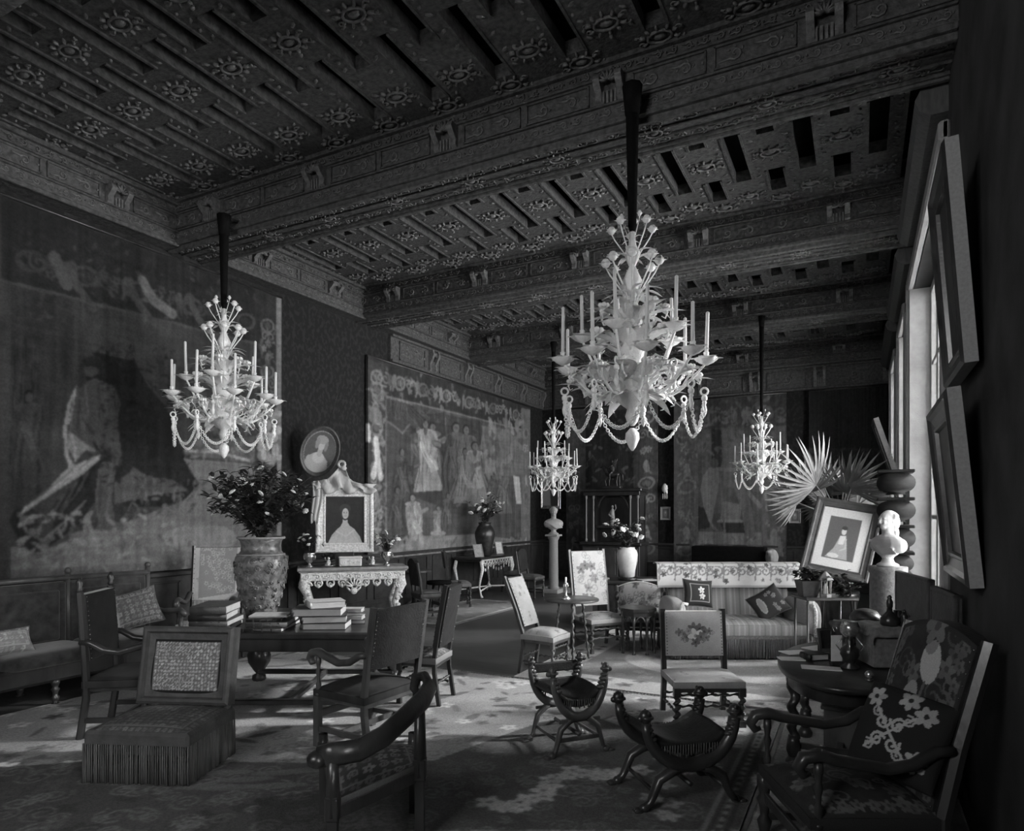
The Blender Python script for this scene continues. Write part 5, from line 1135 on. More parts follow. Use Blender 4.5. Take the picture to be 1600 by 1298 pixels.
for (x, y, d, r) in ((520, 1180, 3.30, .034), (656, 1095, 3.80, .036), (645, 1090, 4.12, .028), (505, 1110, 4.1, .028)):
    a = PD(x, y, d); m = MB(); l = loc(a); zs = l.z if r > .03 else .47; m.tube([(l.x, l.y, zs), (l.x, l.y, .5), (l.x, l.y, .36)], [r*.8, r, r*1.1], 8); m.box(l.x-r, l.x+r, l.y-r, l.y+r, .34, .46, b=.006); m.tube([(l.x, l.y, .36), (l.x, l.y, 0)], r, 4, smooth=False); m.build('leg', 'dark_wood', H)
ps = [loc(PD(520, 1180, 3.30)), loc(PD(656, 1095, 3.80)), loc(PD(645, 1090, 4.12)), loc(PD(505, 1110, 4.1))]
m = MB(); m.prism([(v_.x, v_.y) for v_ in ps], .33, .40); m.build('seat_rail', 'dark_wood', H)
p = Paint(.62, .62, 60, 60, .05, 0, 0); p_needle(p, .16, .05, 6)
def horse(X, Y):
    u = X/.62; w_ = Y/.62; a, b, c, d = ps; f = lambda k: (1-w_)*((1-u)*a[k]+u*b[k])+w_*((1-u)*d[k]+u*c[k]); return f(0), f(1), .43+.04*np.sin(PI*u)*np.sin(PI*w_)
p.build('seat', horse, 'painted', H, back=(0, 0, -.04))
# X-frame chairs
xchair('carved X-frame chair with lion heads and paw feet in the foreground', C(1.07, 4.42), TH+math.radians(13), .60, .44, .60)
xchair('folding X-frame chair with leather back straps, left of the lion-head chair', L(886, 5.30), TH+math.radians(22), .44, .42, .66, 'mid_wood', thin=.75, slats=1)
# far right foreground armchair
ac = chair('armchair', 'big dark floral armchair with curled arms, bottom right corner', 'chair', C(1.72, 3.47), TH-math.radians(91), .70, .66, .42, 1.24, .22, legs='turned', arms='scroll', gap=.02, leg_r=.034, wood='dark_wood', seat=p_bigfloral, back=lambda p: (p_bigfloral(p), p.ell(.06, .60, .075, .10, .45, .3), p.ell(.03, .68, .05, .05, .02, a=.5), p.ell(-.04, .40, .06, .10, .32, -.3), p.ell(-.045, .38, .03, .06, .04, -.3), p.stroke([(.06, .5), (0, .2), (-.05, 0)], .02, .12, raw=True), p.flower(.02, .76, .09, .16)), thick=.08, backm='leather', res=110, puff=.07, archtop=.07)
# big patterned cushion lying on it
p = Paint(.50, .50, 90, 90, .03, -.25, -.25)
p.c[:] = .02
for sx in (-1, 1):
    for sy in (-1, 1): p.scroll(sx*.045-.03, sy*.055-.02, .045, .016, .42, sx*sy, .5); p.scroll(sx*.09-.03, sy*.10-.02, .035, .012, .36, -sx*sy, 2)
p.stroke([(-.14, -.14), (.09, .11)], .014, .42, raw=True); p.stroke([(-.13, .10), (.09, -.13)], .014, .42, raw=True)
for x, y in ((.15, -.12), (.13, .14), (-.17, .16), (.02, .2)): p.flower(x, y, .06, .38, .03, 6)
qc = PD(1408, 1148, 3.32); cu = thing('cushion', 'square dark cushion with pale interlaced scrolls on the foreground floral armchair', 'cushion', (0, 0, 0)); cu.matrix_world = Matrix.Translation(qc) @ Matrix.Rotation(TH-math.radians(58), 4, 'Z') @ Matrix.Rotation(math.radians(66), 4, 'X') @ Matrix.Rotation(-.12, 4, 'Z') @ Matrix.Scale(.86, 4)
def puffz(X, Y, s=.5, h=.09): return h*((1-(2*abs(X)/s)**2.5).clip(0, 1)*(1-(2*abs(Y)/s)**2.5).clip(0, 1))**.5
p.build('cushion_front', lambda X, Y: (X, Y, puffz(X, Y)), 'painted', cu)
m = MB(); p2 = Paint(.5, .5, 24, 24, .05, -.25, -.25); p2.build('cushion_back', lambda X, Y: (X, Y, -puffz(X, Y)), 'painted', cu)
# ================================================================== SETTEE AT THE LEFT WALL
s = thing('settee', 'long dark settee standing along the left wall below the tapestry', 'settee', (-7.2, 3.72, 0), PI/2)
m = MB(); m.box(-1.35, 1.35, -.36, .34, .22, .40, b=.03); m.build('seat_frame', 'dark_wood', s)
m = MB()
for k in range(3): m.cushion((-.9+k*.9, -.04, .44), (.9, .66, .16), p=.25)
m.build('seat_cushions', 'velvet_dark', s)
for k in range(3):
    m = MB(); m.box(-1.33+k*.89, -.47+k*.89, .24, .32, .42, 1.12, b=.02); m.box(-1.25+k*.89, -.55+k*.89, .215, .25, .52, 1.04, b=.015); m.build('back_panel', 'velvet_dark', s)
m = MB(); m.tube([(-1.36, .28, 1.14), (0, .28, 1.16), (1.36, .28, 1.14)], .03, 8)
for k in range(4): m.tube([(-1.35+k*.9, .28, .4), (-1.35+k*.9, .28, 1.2)], .028, 8); m.ell((-1.35+k*.9, .28, 1.23), .035, None, 8, 6)
m.build('back_rail', 'mid_wood', s)
for sx in (-1, 1):
    m = MB(); m.tube([(sx*1.36, .28, .74), (sx*1.36, 0, .70), (sx*1.36, -.3, .73), (sx*1.36, -.38, .68)], .032, 8); m.tube([(sx*1.36, -.3, .72), (sx*1.36, -.3, .3)], .026, 8); m.build('arm', 'mid_wood', s)
for x in (-1.3, 0, 1.3):
    for y in (-.32, .3): m = MB(); legturned(m, x, y, 0, .24, .035); m.build('leg', 'dark_wood', s)
def pillow(label, M, w, h, paint, t_=.16, n=44):
    cu = thing('cushion', label, 'cushion', (0, 0, 0)); cu.matrix_world = M; p = Paint(w, h, n, n, .1, -w/2, -h/2); paint(p)
    f = lambda X, Y: t_*.65*((1-(2*abs(X)/w)**2.2).clip(0, 1)*(1-(2*abs(Y)/h)**2.2).clip(0, 1))**.5
    p.build('cushion_front', lambda X, Y: (X*(1-.10*(1-(2*Y/h)**2)), Y*(1-.10*(1-(2*X/w)**2)), f(X, Y)), 'painted', cu); p.build('cushion_back', lambda X, Y: (X*(1-.10*(1-(2*Y/h)**2)), Y*(1-.10*(1-(2*X/w)**2)), -f(X, Y)), 'painted', cu)
    K = [-1+.25*k for k in range(8)]; m = MB(); m.tube([(w/2*a, -h/2*(1-.1*(1-a*a)), 0) for a in K]+[(w/2*(1-.1*(1-a*a)), h/2*a, 0) for a in K]+[(-w/2*a, h/2*(1-.1*(1-a*a)), 0) for a in K]+[(-w/2*(1-.1*(1-a*a)), -h/2*a, 0) for a in K], .008, 5, closed=True); m.build('piping', 'fabric_mid', cu); return cu
pillow('dark tasselled cushion with a pale edge at the far end of the settee', Matrix.Translation((-7.22, 4.72, .76)) @ Matrix.Rotation(PI/2-.3, 4, 'Z') @ Matrix.Rotation(PI/2-.35, 4, 'X') @ Matrix.Rotation(.2, 4, 'Z'), .58, .42, lambda p: (p_needle(p, .22, .1, 6), p.poly([(-.3, -.3), (-.2, -.3), (-.2, .3), (-.3, .3)], .35, raw=True)))
pillow('pale brocade bolster on the near part of the settee', Matrix.Translation((-7.15, 3.35, .62)) @ Matrix.Rotation(PI/2, 4, 'Z') @ Matrix.Rotation(PI/2-.5, 4, 'X'), .62, .26, lambda p: p_needle(p, .4, .25, 5), .2)
# ================================================================== SOFA AND ITS GROUP
sf = thing('sofa', 'striped fringed sofa with a flowered cover over its back', 'sofa', L(1150, 8.78), TH); W2 = .84
m = MB(); m.box(-W2, W2, -.40, .40, .10, .34, b=.03); m.build('base', 'fabric_mid', sf)
p = Paint(1.5, .78, 90, 50, .24, -.75, -.39); 
for k in range(24): p.stroke([(-.75+k*.0652, -.4), (-.75+k*.0652, .4)], .018, .34 if k % 3 else .16, raw=True)
for k in range(6): p.flower(-.62+k*.25, -.2, .05, .15)
p.build('seat', lambda X, Y: (X, Y-.02, .44+.05*(1-(X/.75)**4)*(1-(Y/.39)**4)), 'painted', sf, back=(0, 0, -.13))
p = Paint(1.62, .72, 100, 50, .22, -.81, .38)
for k in range(26): p.stroke([(-.8+k*.064, .38), (-.8+k*.064, 1.2)], .02, .32 if k % 3 else .13, raw=True)
p.build('backrest', lambda X, Y: (X, .27+(Y-.38)*.16, Y), 'painted', sf, back=(0, .14, 0))
for sx in (-1, 1):
    m = MB(); m.cushion((sx*(W2+.0), -.02, .50), (.22, .84, .50), p=.4); m.build('arm', 'fabric_light', sf)
    m = MB(); m.tube([(sx*W2, -.44, .30), (sx*W2, -.44, .62), (sx*(W2-.03), -.43, .72), (sx*(W2-.1), -.42, .70)], .022, 6); m.build('arm_trim', 'lace', sf)
m = MB(); m.fringe(-W2-.08, -.43, W2+.08, -.43, .03, .27, .02, .008); m.fringe(-W2-.1, -.43, -W2-.1, .4, .03, .27, .03, .008); m.fringe(W2+.1, -.43, W2+.1, .4, .03, .27, .03, .008); m.build('fringe', 'fringe', sf)
for sx in (-1, 1):
    for sy in (-1, 1): m = MB(); m.lathe([(.02, 0), (.03, .03), (.03, .1)], 8, T(sx*.76, sy*.34, 0)); m.build('leg', 'dark_wood', sf)
p = Paint(1.95, .52, 160, 46, .5, -.975, 0); p.noise(.08, 10, 5)
for k in range(9):
    x = -.85+k*.215; p.scroll(x-.05, .22, .075, .02, .2, 1, 1); p.scroll(x+.05, .22, .075, .02, .2, -1, 2)
    for _ in range(4): p.flower(x+R.uniform(-.07, .07), R.uniform(.08, .34), R.uniform(.028, .045), R.choice((.10, .16, .26)))
    p.stroke([(x-.1, .1), (x-.08, .25), (x-.1, .38)], .02, .2, raw=True)
p.poly([(-1, .0), (1, .0), (1, .03), (-1, .03)], .3, raw=True)
def coverfn(X, Y):      # falls down the front of the back, over the top and behind
    a = (Y/.52).clip(0, 1); z = np.where(a < .62, .84+a/.62*.31, 1.15+.02*np.sin((a-.62)/.38*PI)); y = np.where(a < .62, .30-.06+ (a/.62)*.05, .29+(a-.62)/.38*.24)
    return X*1.0, y+.01*np.sin(X*14), z+.0*X
co = p.build('sofa_cover', coverfn, 'painted', None); tag(co, 'pale flowered and fringed cloth draped over the back of the sofa', 'cloth'); co.location = sf.location; co.rotation_euler = sf.rotation_euler; sd = co.modifiers.new('s', 'SOLIDIFY'); sd.thickness = .012
def spx(px, y, d): return Matrix.Translation(PD(px, y, d))
pillow('dark cushion with a white flower in a dotted border, left end of the sofa', spx(1090, 927, 8.74) @ Matrix.Rotation(TH+.25, 4, 'Z') @ Matrix.Rotation(PI/2-.25, 4, 'X') @ Matrix.Rotation(-.1, 4, 'Z'), .42, .36, lambda p: (p.c.__setitem__(slice(None), .03), p.stroke([(-.14, -.12), (.14, -.12), (.14, .12), (-.14, .12), (-.14, -.12)], .012, .3, raw=True), p.flower(.01, .04, .05, .5), p.flower(.02, -.05, .045, .45)), .14)
pillow('dark oval-patterned cushion at the right end of the sofa', spx(1200, 943, 8.68) @ Matrix.Rotation(TH-.4, 4, 'Z') @ Matrix.Rotation(PI/2-.3, 4, 'X') @ Matrix.Rotation(.6, 4, 'Z'), .42, .38, lambda p: (p.c.__setitem__(slice(None), .05), p.ell(-.09, 0, .05, .12, .4), p.ell(-.09, 0, .035, .1, .3), [p.flower(R.uniform(0, .18), R.uniform(-.15, .15), .03, .25) for _ in range(8)]), .14)
# floral tub chair and octagonal table beside the sofa
chair('tub_chair', 'low rounded floral chair behind the octagonal table', 'chair', L(1000, 9.85), TH-math.radians(8), .72, .55, .40, .74, .08, gap=.02, seat=lambda p: p_light(p, .42, .2, 14), back=lambda p: p_light(p, .5, .2, 16), arms='scroll', archtop=.08, thick=.14, backm='fabric_light')
o8 = thing('octagonal_table', 'small dark octagonal table with arches between its legs, left of the sofa', 'table', L(996, 8.85), TH)
m = MB(); oc = [(.25*math.cos(PI/8+k*PI/4), .25*math.sin(PI/8+k*PI/4)) for k in range(8)]; m.prism(oc, .56, .60); m.prism([(x*.9, y*.9) for x, y in oc], .50, .56); m.build('tabletop', 'dark_wood', o8)
for k in range(8):
    m = MB(); x, y = oc[k]; legturned(m, x*.88, y*.88, 0, .50, .02); m.build('leg', 'dark_wood', o8)
m = MB()
for k in range(8):
    a = Vector((oc[k][0]*.88, oc[k][1]*.88, 0)); b = Vector((oc[(k+1) % 8][0]*.88, oc[(k+1) % 8][1]*.88, 0)); m.tube([a.lerp(b, t/6)+Vector((0, 0, .40+.1*math.sin(PI*t/6))) for t in range(7)], .012, 5)
m.build('arches', 'mid_wood', o8)
# spiral-legged small table with candlestick
st_ = thing('spiral_leg_table', 'small round table on three spiral legs between two pale chairs', 'table', L(893, 8.3), TH)
m = MB(); m.lathe([(.30, .755), (.335, .76), (.34, .775), (.335, .785), (.0, .786)], 28); m.build('tabletop', 'mid_wood', st_)
for k in range(3):
    a = 2*PI*k/3+.5; m = MB(); Q = T(.2*math.cos(a), .2*math.sin(a), 0, 0) @ Matrix.Rotation(-.14*math.sin(a), 4, 'X') @ Matrix.Rotation(.14*math.cos(a), 4, 'Y') @ T(0, 0, 0); m.twist(.0, 0, .02, .76, .016, 8, 8, M=T(.26*math.cos(a), .26*math.sin(a), 0) @ Matrix.Rotation(.13*math.sin(a), 4, 'X') @ Matrix.Rotation(-.13*math.cos(a), 4, 'Y')); m.build('leg', 'mid_wood', st_)
cs = thing('table_candlestick', 'pale candlestick with hanging drops on the spiral-legged table', 'candlestick', L(884, 8.2, .787), 0)
m = MB(); m.lathe([(.06, 0), (.065, .01), (.03, .04), (.012, .06), (.02, .10), (.012, .14), (.025, .18), (.03, .2)], 12); m.build('base', 'silver', cs)
m = MB(); m.lathe([(.012, .2), (.012, .27)], 8); [m.ell((.03*math.cos(k), .03*math.sin(k), .17), (.006, .006, .02), None, 5, 4) for k in range(6)]; m.build('candle', 'candle', cs)
# table with the white jar
t2 = thing('side_table', 'dark cloth covered table carrying the white jar of flowers', 'table', L(995, 11.1), TH)
m = MB(); m.box(-.72, .72, -.38, .38, .70, .75, b=.012); m.build('tabletop', 'dark_wood', t2); m = MB(); m.box(-.69, .69, -.35, .35, .12, .70, b=.02); m.build('cloth_skirt', 'velvet_dark', t2)
for sx in (-1, 1):
    for sy in (-1, 1): m = MB(); legturned(m, sx*.64, sy*.3, 0, .7, .03); m.build('leg', 'dark_wood', t2)
v = thing('white_jar', 'white porcelain jar full of flowers on the table behind the tub chair', 'vase', L(980, 10.9, .75), 0)
m = MB(); m.lathe([(.10, .05), (.12, .06), (.13, .16), (.165, .32), (.17, .42), (.15, .48), (.12, .51), (.125, .53)], 24); m.build('body', 'porcelain', v); m = MB(); m.lathe([(.14, 0), (.15, .02), (.12, .05)], 20); m.build('stand', 'dark_wood', v)
bouquet('cut_flowers', 'loose bunch of pale roses in the white porcelain jar', L(980, 10.9, 1.27), .85, .62, 34, 20, .06, 8, seed=8, ll=.11)
def flat(name, label, cat, px, d, z, w, dd, h, rz, mt, tilt=0):
    m = MB(); m.box(-w/2, w/2, -dd/2, dd/2, 0, h, b=min(.004, h*.3)); o = m.build(name, mt); o.location = L(px, d, z); o.rotation_euler = (tilt, 0, TH+rz); return tag(o, label, cat)
flat('folded_paper', 'white folded paper lying beside the white jar', 'paper', 1012, 10.8, .75, .3, .2, .02, .3, 'page'); flat('note_card', 'white card standing at the right of the white jar', 'card', 1036, 11.0, .75, .1, .02, .22, .2, 'page'); flat('folded_paper', 'small white paper at the left end of the white jar table', 'paper', 944, 11.0, .75, .16, .1, .03, .3, 'page')
# ================================================================== CARVED CONSOLE AND WHAT STANDS ON IT
ZC = 1.0
F1, F2 = P(466, 888, ZC), P(636, 884, ZC); wv = F2-F1; CW = wv.length; ca = math.atan2(wv.y, wv.x)
con = thing('console_table', 'ornate white carved console with a marble top below the oval portrait', 'table', (F1.x, F1.y, 0), ca)
m = MB(); m.box(-.02, CW+.02, -.03, .62, ZC-.05, ZC, b=.012); m.box(0, CW, -.01, .6, ZC-.075, ZC-.05, b=.01); m.build('marble_top', 'marble_top', con)
m = MB(); m.box(.03, CW-.03, .0, .58, ZC-.20, ZC-.07, b=.01); Q = Mfront(.05, .0, ZC-.19); vine(m, Q, CW-.1, .12, .14, .012)
for k in range(9):      # scalloped pierced skirt
    x = .12+(CW-.24)*k/8; r = .055 if k != 4 else .11; m.torus((x, -ZC+0, 0), r, .016, Mfront(0, .02, ZC-.20-r*.6) @ T(0, ZC, 0), 12, 5); m.ell((x, .01, ZC-.2-r*1.5), (r*.5, .02, r*.5), None, 7, 5); m.spiral((x, 0, 0), r*.6, 1.1, .012, Mfront(0, .0, ZC-.21-r*.6), 8, 1 if k % 2 else -1)
shell(m, Mfront(CW/2, -.01, ZC-.30), .16); m.build('carved_apron', 'gilt_white', con)
for sx in (0, 1):
    for sy in (0, 1):
        m = MB(); X0 = .13 if not sx else CW-.13; s_ = -1 if sx else 1; Y0 = .06+sy*.44
        m.tube([(X0-s_*.03, Y0, ZC-.18), (X0-s_*.05, Y0, ZC-.28), (X0+s_*.0, Y0, ZC-.4), (X0+s_*.05, Y0, ZC-.55), (X0+s_*.02, Y0, ZC-.72), (X0-s_*.03, Y0, .16), (X0-s_*.06, Y0, .06), (X0-s_*.09, Y0, .03)], [.075, .085, .06, .055, .05, .04, .05, .04], 10)
        if not sy: m.spiral((X0, 0, 0), .07, 1.3, .018, Mfront(0, Y0-.06, ZC-.27), 12, s_); m.spiral((X0, 0, 0), .05, 1.2, .014, Mfront(0, Y0-.045, ZC-.5), 10, -s_)
        for q in range(4): m.ell((X0+.03*math.sin(q*2), Y0-.05, ZC-.3-.1*q), (.04, .03, .03), None, 6, 4)
        m.build('leg', 'gilt_white', con)
m = MB(); m.box(.15, CW-.15, .26, .32, .12, .17, b=.01); m.tube([(.13, .08, .14), (CW/2, .29, .14), (CW-.13, .08, .14)], .022, 6); m.build('stretcher', 'gilt_white', con)
def onC(u, v, z=ZC): q = Matrix.Translation(con.location) @ Matrix.Rotation(ca, 4, 'Z') @ Vector((u*CW, v, z)); return q
def urn(label, pos, s=1, name='urn'):
    t = thing(name, label, 'urn', tuple(pos)); m = MB(); m.lathe([(.055*s, 0), (.06*s, .012*s), (.03*s, .03*s), (.02*s, .06*s), (.045*s, .08*s), (.07*s, .12*s), (.085*s, .18*s), (.075*s, .20*s), (.095*s, .22*s)], 16, flute=.05, nf=10); m.build('body', 'silver', t)
    for sx in (-1, 1): m = MB(); m.tube([(sx*.07*s, 0, .11*s), (sx*.12*s, 0, .13*s), (sx*.12*s, 0, .18*s), (sx*.085*s, 0, .2*s)], .009*s, 6); m.build('handle', 'silver', t)
    return t
urn('silver urn of flowers at the left end of the carved console', onC(.10, .2)); bouquet('cut_flowers', 'small bunch of pale flowers in the silver urn on the left of the console', onC(.10, .2, ZC+.22), .46, .38, 20, 12, .04, 8, seed=11, ll=.08)
urn('silver urn of flowers at the right end of the carved console', onC(.82, .2)); bouquet('cut_flowers', 'small bunch with a large white rose in the urn on the right of the console', onC(.82, .2, ZC+.22), .50, .42, 20, 9, .055, 8, seed=12, ll=.08)
def dish_fig(label, pos, sd):
    t = thing('figurine_dish', label, 'figurine', tuple(pos)); m = MB(); m.lathe([(.04, 0), (.05, .01), (.12, .03), (.125, .035), (.04, .02)], 18); m.build('dish', 'silver', t)
    m = MB(); m.tube([(0, 0, .02), (0, 0, .07), (.01, 0, .11)], [.03, .035, .02], 8); m.ell((.01, -.005, .135), (.02, .02, .024), None, 8, 6); m.tube([(0, 0, .10), (-.05, -.01, .11), (-.06, -.01, .15)], .009, 5); m.tube([(0, 0, .10), (.05, -.01, .08)], .009, 5); m.tube([(0, 0, .05), (-.03, -.04, .03)], .014, 5); m.tube([(0, 0, .05), (.03, -.04, .03)], .014, 5); m.build('figure', 'porcelain', t)
dish_fig('small porcelain figure in a dish, left of the casket on the console', onC(.27, .12), 1); dish_fig('small porcelain figure in a dish, right of the casket on the console', onC(.68, .12), 2)
bouquet('fern_sprig', 'little spray of leaves behind the left porcelain figure on the console', onC(.27, .26, ZC+.05), .3, .24, 12, 2, .02, 8, seed=14, ll=.07)
t = thing('casket', 'small pale casket in the middle of the carved console', 'casket', tuple(onC(.47, .12)), ca); m = MB(); m.box(-.17, .17, -.09, .09, .015, .13, b=.01); Q = Mfront(-.16, -.09, .02); vine(m, Q, .32, .1, .1, .005); m.build('body', 'porcelain', t)
m = MB(); m.box(-.18, .18, -.10, .10, .13, .165, b=.012); m.build('lid', 'porcelain', t)
for sx in (-1, 1):
    for sy in (-1, 1): m = MB(); m.ell((sx*.15, sy*.07, .012), .014, None, 8, 6); m.build('foot', 'silver', t)
# ================================================================== FRETWORK TABLE AT THE FAR LEFT
ZF = .88
ft = thing('fretwork_table', 'dark-topped table with pale pierced fretwork and slim curved legs, far left', 'table', (-7.5, 13.15, 0), 0)
m = MB(); m.box(-.34, .36, -.78, .74, ZF-.05, ZF, b=.01); m.build('tabletop', 'dark_wood', ft)
m = MB(); m.box(-.30, .30, -.72, .68, ZF-.1, ZF-.05); m.build('frieze', 'dark_wood', ft)
m = MB(); Q = Mleft(.33, -.74, ZF-.36)
n = 12
for k in range(n):
    x = (k+.5)*1.44/n; dz = .10*abs(math.cos(k*PI/(n/2)))-.02
    m.torus((x, .25, 0), .045, .011, Q, 10, 5); m.spiral((x, .19, 0), .05, 1.1, .010, Q, 9, 1 if k % 2 else -1); m.ell((x, .15-dz, 0), (.03, .045, .01), Q, 6, 4)
m.box(0, 1.44, .29, .31, -.01, .01, Q); m.box(0, .08, .1, .3, -.01, .01, Q); m.box(1.36, 1.44, .1, .3, -.01, .01, Q); m.build('pierced_apron', 'gilt_white', ft)
for sx in (-1, 1):
    for yy in (-.72, .68):
        m = MB(); m.tube([(sx*.31, yy, ZF-.08), (sx*.35, yy, ZF-.25), (sx*.30, yy, ZF-.45), (sx*.27, yy, .25), (sx*.31, yy, .08), (sx*.34, yy, .02)], [.035, .04, .028, .02, .022, .03], 8); m.build('leg', 'gilt_white', ft)
m = MB(); m.tube([(.29, -.70, .16), (.1, 0, .2), (.29, .66, .16)], .018, 6); m.tube([(-.29, -.70, .16), (.1, 0, .2), (-.29, .66, .16)], .018, 6); m.lathe([(.05, .17), (.06, .2), (.02, .26), (.01, .3)], 10, T(.1, 0, 0)); m.build('stretcher', 'gilt_white', ft)
v = thing('dark_vase', 'tall dark glazed vase on the fretwork table', 'vase', (-7.42, 13.0, ZF)); m = MB(); m.lathe([(.12, 0), (.15, .02), (.17, .15), (.22, .42), (.225, .52), (.17, .64), (.13, .69), (.15, .74)], 24); m.build('body', 'bronze', v)
bouquet('cut_flowers', 'loose bouquet of white flowers in the tall dark vase, far left', (-7.40, 13.0, ZF+.74), .86, .72, 34, 16, .07, 8, seed=21, ll=.12)
def standpic(label, pos, w, h, yaw, tilt, paint, fm='frame_side', name='standing_picture', fw=.02, base=.3):
    M = Matrix.Translation(Vector(pos)+Vector((0, 0, h/2*math.cos(tilt)+.003))) @ Matrix.Rotation(yaw, 4, 'Z') @ Matrix.Rotation(PI/2-tilt, 4, 'X')
    return picture(name, label, 'picture frame', M, w, h, fw, .02, paint, fm, base, 24)
standpic('little leaning picture frame, left of the tall dark vase', (-7.3, 12.5, ZF), .22, .30, PI/2-.6, .45, p_plain(.3)); standpic('pale little picture frame, right of the tall dark vase', (-7.4, 13.62, ZF), .2, .3, PI/2-.5, .3, p_plain(.5))
# stool with a hat-like cushion
t = thing('stool', 'round dark stool between the carved console and the fretwork table', 'stool', L(686, 12.6), 0); m = MB(); m.lathe([(.22, .50), (.24, .53), (.23, .56), (.0, .565)], 20); m.build('seat', 'velvet_black', t)
for k in range(3): a = 2*PI*k/3; m = MB(); m.tube([(.1*math.cos(a), .1*math.sin(a), .5), (.22*math.cos(a), .22*math.sin(a), 0)], .02, 6); m.build('leg', 'dark_wood', t)
# bust on its pedestal
bp = L(865, 15.4); t = thing('pedestal', 'slim pale round column carrying the bust near the far left corner', 'pedestal', tuple(bp)); m = MB(); m.lathe([(.14, .10), (.11, .16), (.10, 1.2), (.13, 1.26), (.14, 1.30)], 20); m.build('shaft', 'frame_side', t); m = MB(); m.box(-.17, .17, -.17, .17, 0, .10, b=.01); m.box(-.15, .15, -.15, .15, 1.30, 1.34, b=.008); m.build('plinth', 'white_marble', t)
bust('small white marble bust on the slim column near the far left corner', (bp.x, bp.y, 1.34), TH, 1.0)
# ================================================================== CABINET ON THE FAR WALL
cx0, cx1 = onY(912, 800, 16.6).x, onY(1002, 800, 16.6).x; cw = cx1-cx0; cxm = (cx0+cx1)/2
cb = thing('display_cabinet', 'dark architectural cabinet with slim columns and a niche on far wall', 'cabinet', (cxm, 16.75, 0), 0)
m = MB(); m.box(-cw/2, cw/2, -.3, .4, 0, 1.0, b=.015); m.box(-cw/2-.05, cw/2+.05, -.36, .4, 1.0, 1.08, b=.015); m.box(-cw/2-.03, cw/2+.03, -.34, .4, 0, .1, b=.01); m.build('base', 'dark_wood', cb)
for k in range(3): m = MB(); x = -cw/2+cw*(k+.5)/3; m.box(x-cw/6+.04, x+cw/6-.04, -.335, -.3, .16, .94, b=.012); m.box(x-cw/6+.1, x+cw/6-.1, -.35, -.33, .24, .86, b=.012); d_ = m.build('door', 'mid_wood', cb); m = MB(); m.ell((x+cw/6-.07, -.36, .55), .018, None, 8, 6); m.build('knob', 'brass', d_)
m = MB(); m.box(-cw/2+.05, cw/2-.05, .3, .4, 1.08, 2.35); m.box(-cw/2+.02, cw/2-.02, -.22, .4, 2.28, 2.38, b=.01); m.box(-cw/2-.04, cw/2+.04, -.28, .4, 2.38, 2.46, b=.02); m.box(-cw/2+.05, -cw/2+.32, -.1, .35, 1.08, 2.28); m.box(cw/2-.32, cw/2-.05, -.1, .35, 1.08, 2.28)
m.torus((0, 0, 0), cw/2-.38, .03, Mfront(0, -.08, 1.95), 16, 6, a0=0, a1=PI); m.box(-cw/2+.3, cw/2-.3, -.1, .35, 1.44, 1.5); m.build('upper_case', 'dark_wood', cb)
for x in (-cw/2+.08, -cw/2+.28, cw/2-.28, cw/2-.08): m = MB(); m.lathe([(.035, 1.08), (.035, 1.14), (.022, 1.17), (.02, 2.18), (.035, 2.22), (.035, 2.28)], 10, T(x, -.17, 0)); m.build('column', 'frame_side', cb)
t = thing('statuette', 'white statuette standing in the niche of the dark cabinet', 'statuette', (cxm, 16.65, 1.5)); m = MB(); m.lathe([(.08, 0), (.08, .04), (.05, .06)], 12); m.tube([(0, 0, .05), (.01, 0, .2), (-.01, 0, .34), (0, 0, .44)], [.05, .055, .065, .03], 10); m.ell((0, 0, .49), (.035, .035, .045), None, 8, 6); m.tube([(-.05, 0, .38), (-.09, -.03, .28), (-.03, -.06, .24)], .018, 6); m.tube([(.05, 0, .38), (.1, -.02, .45), (.08, -.02, .55)], .016, 6); o = m.build('figure', 'white_marble', t); voxel(o, .009, 3)
t = thing('equestrian_bronze', 'bronze horse and rider on top of the dark cabinet', 'statue', (cxm+.02, 16.6, 2.46)); m = MB(); m.box(-.24, .24, -.12, .12, 0, .06, b=.01); m.build('base', 'dark_wood', t)
m = MB(); m.ell((0, 0, .36), (.19, .08, .09), None, 12, 8); m.tube([(-.14, 0, .40), (-.22, 0, .52), (-.24, 0, .60)], [.07, .05, .04], 8); m.tube([(-.23, 0, .61), (-.31, 0, .56), (-.34, 0, .53)], [.04, .03, .02], 8)
for x, y, f_ in ((-.13, -.05, .12), (-.12, .05, -.02), (.14, -.05, .04), (.15, .05, -.04)): m.tube([(x, y, .33), (x-f_*.5, y, .2), (x-f_*.2, y, .06)], [.04, .022, .018], 7)
m.tube([(.18, 0, .40), (.26, 0, .34), (.28, 0, .2)], [.02, .03, .012], 6); m.tube([(0, 0, .42), (.0, 0, .56), (-.02, 0, .64)], [.06, .065, .03], 8); m.ell((-.02, 0, .70), (.035, .035, .045), None, 8, 6); m.tube([(0, -.06, .6), (-.1, -.07, .54), (-.18, -.02, .53)], .018, 6); m.tube([(0, .06, .6), (.08, .08, .7), (.1, .08, .78)], .016, 6)
for s_ in (-1, 1): m.tube([(0, s_*.05, .43), (-.06, s_*.1, .36), (-.03, s_*.11, .22)], [.035, .03, .018], 6)
o = m.build('horse_and_rider', 'bronze', t); voxel(o, .011, 2)
a, b = onY(1085, 800, 16.9), onY(1196, 800, 16.9); m = MB(); m.box(-(b.x-a.x)/2, (b.x-a.x)/2, -.22, .2, .1, .62, b=.02)
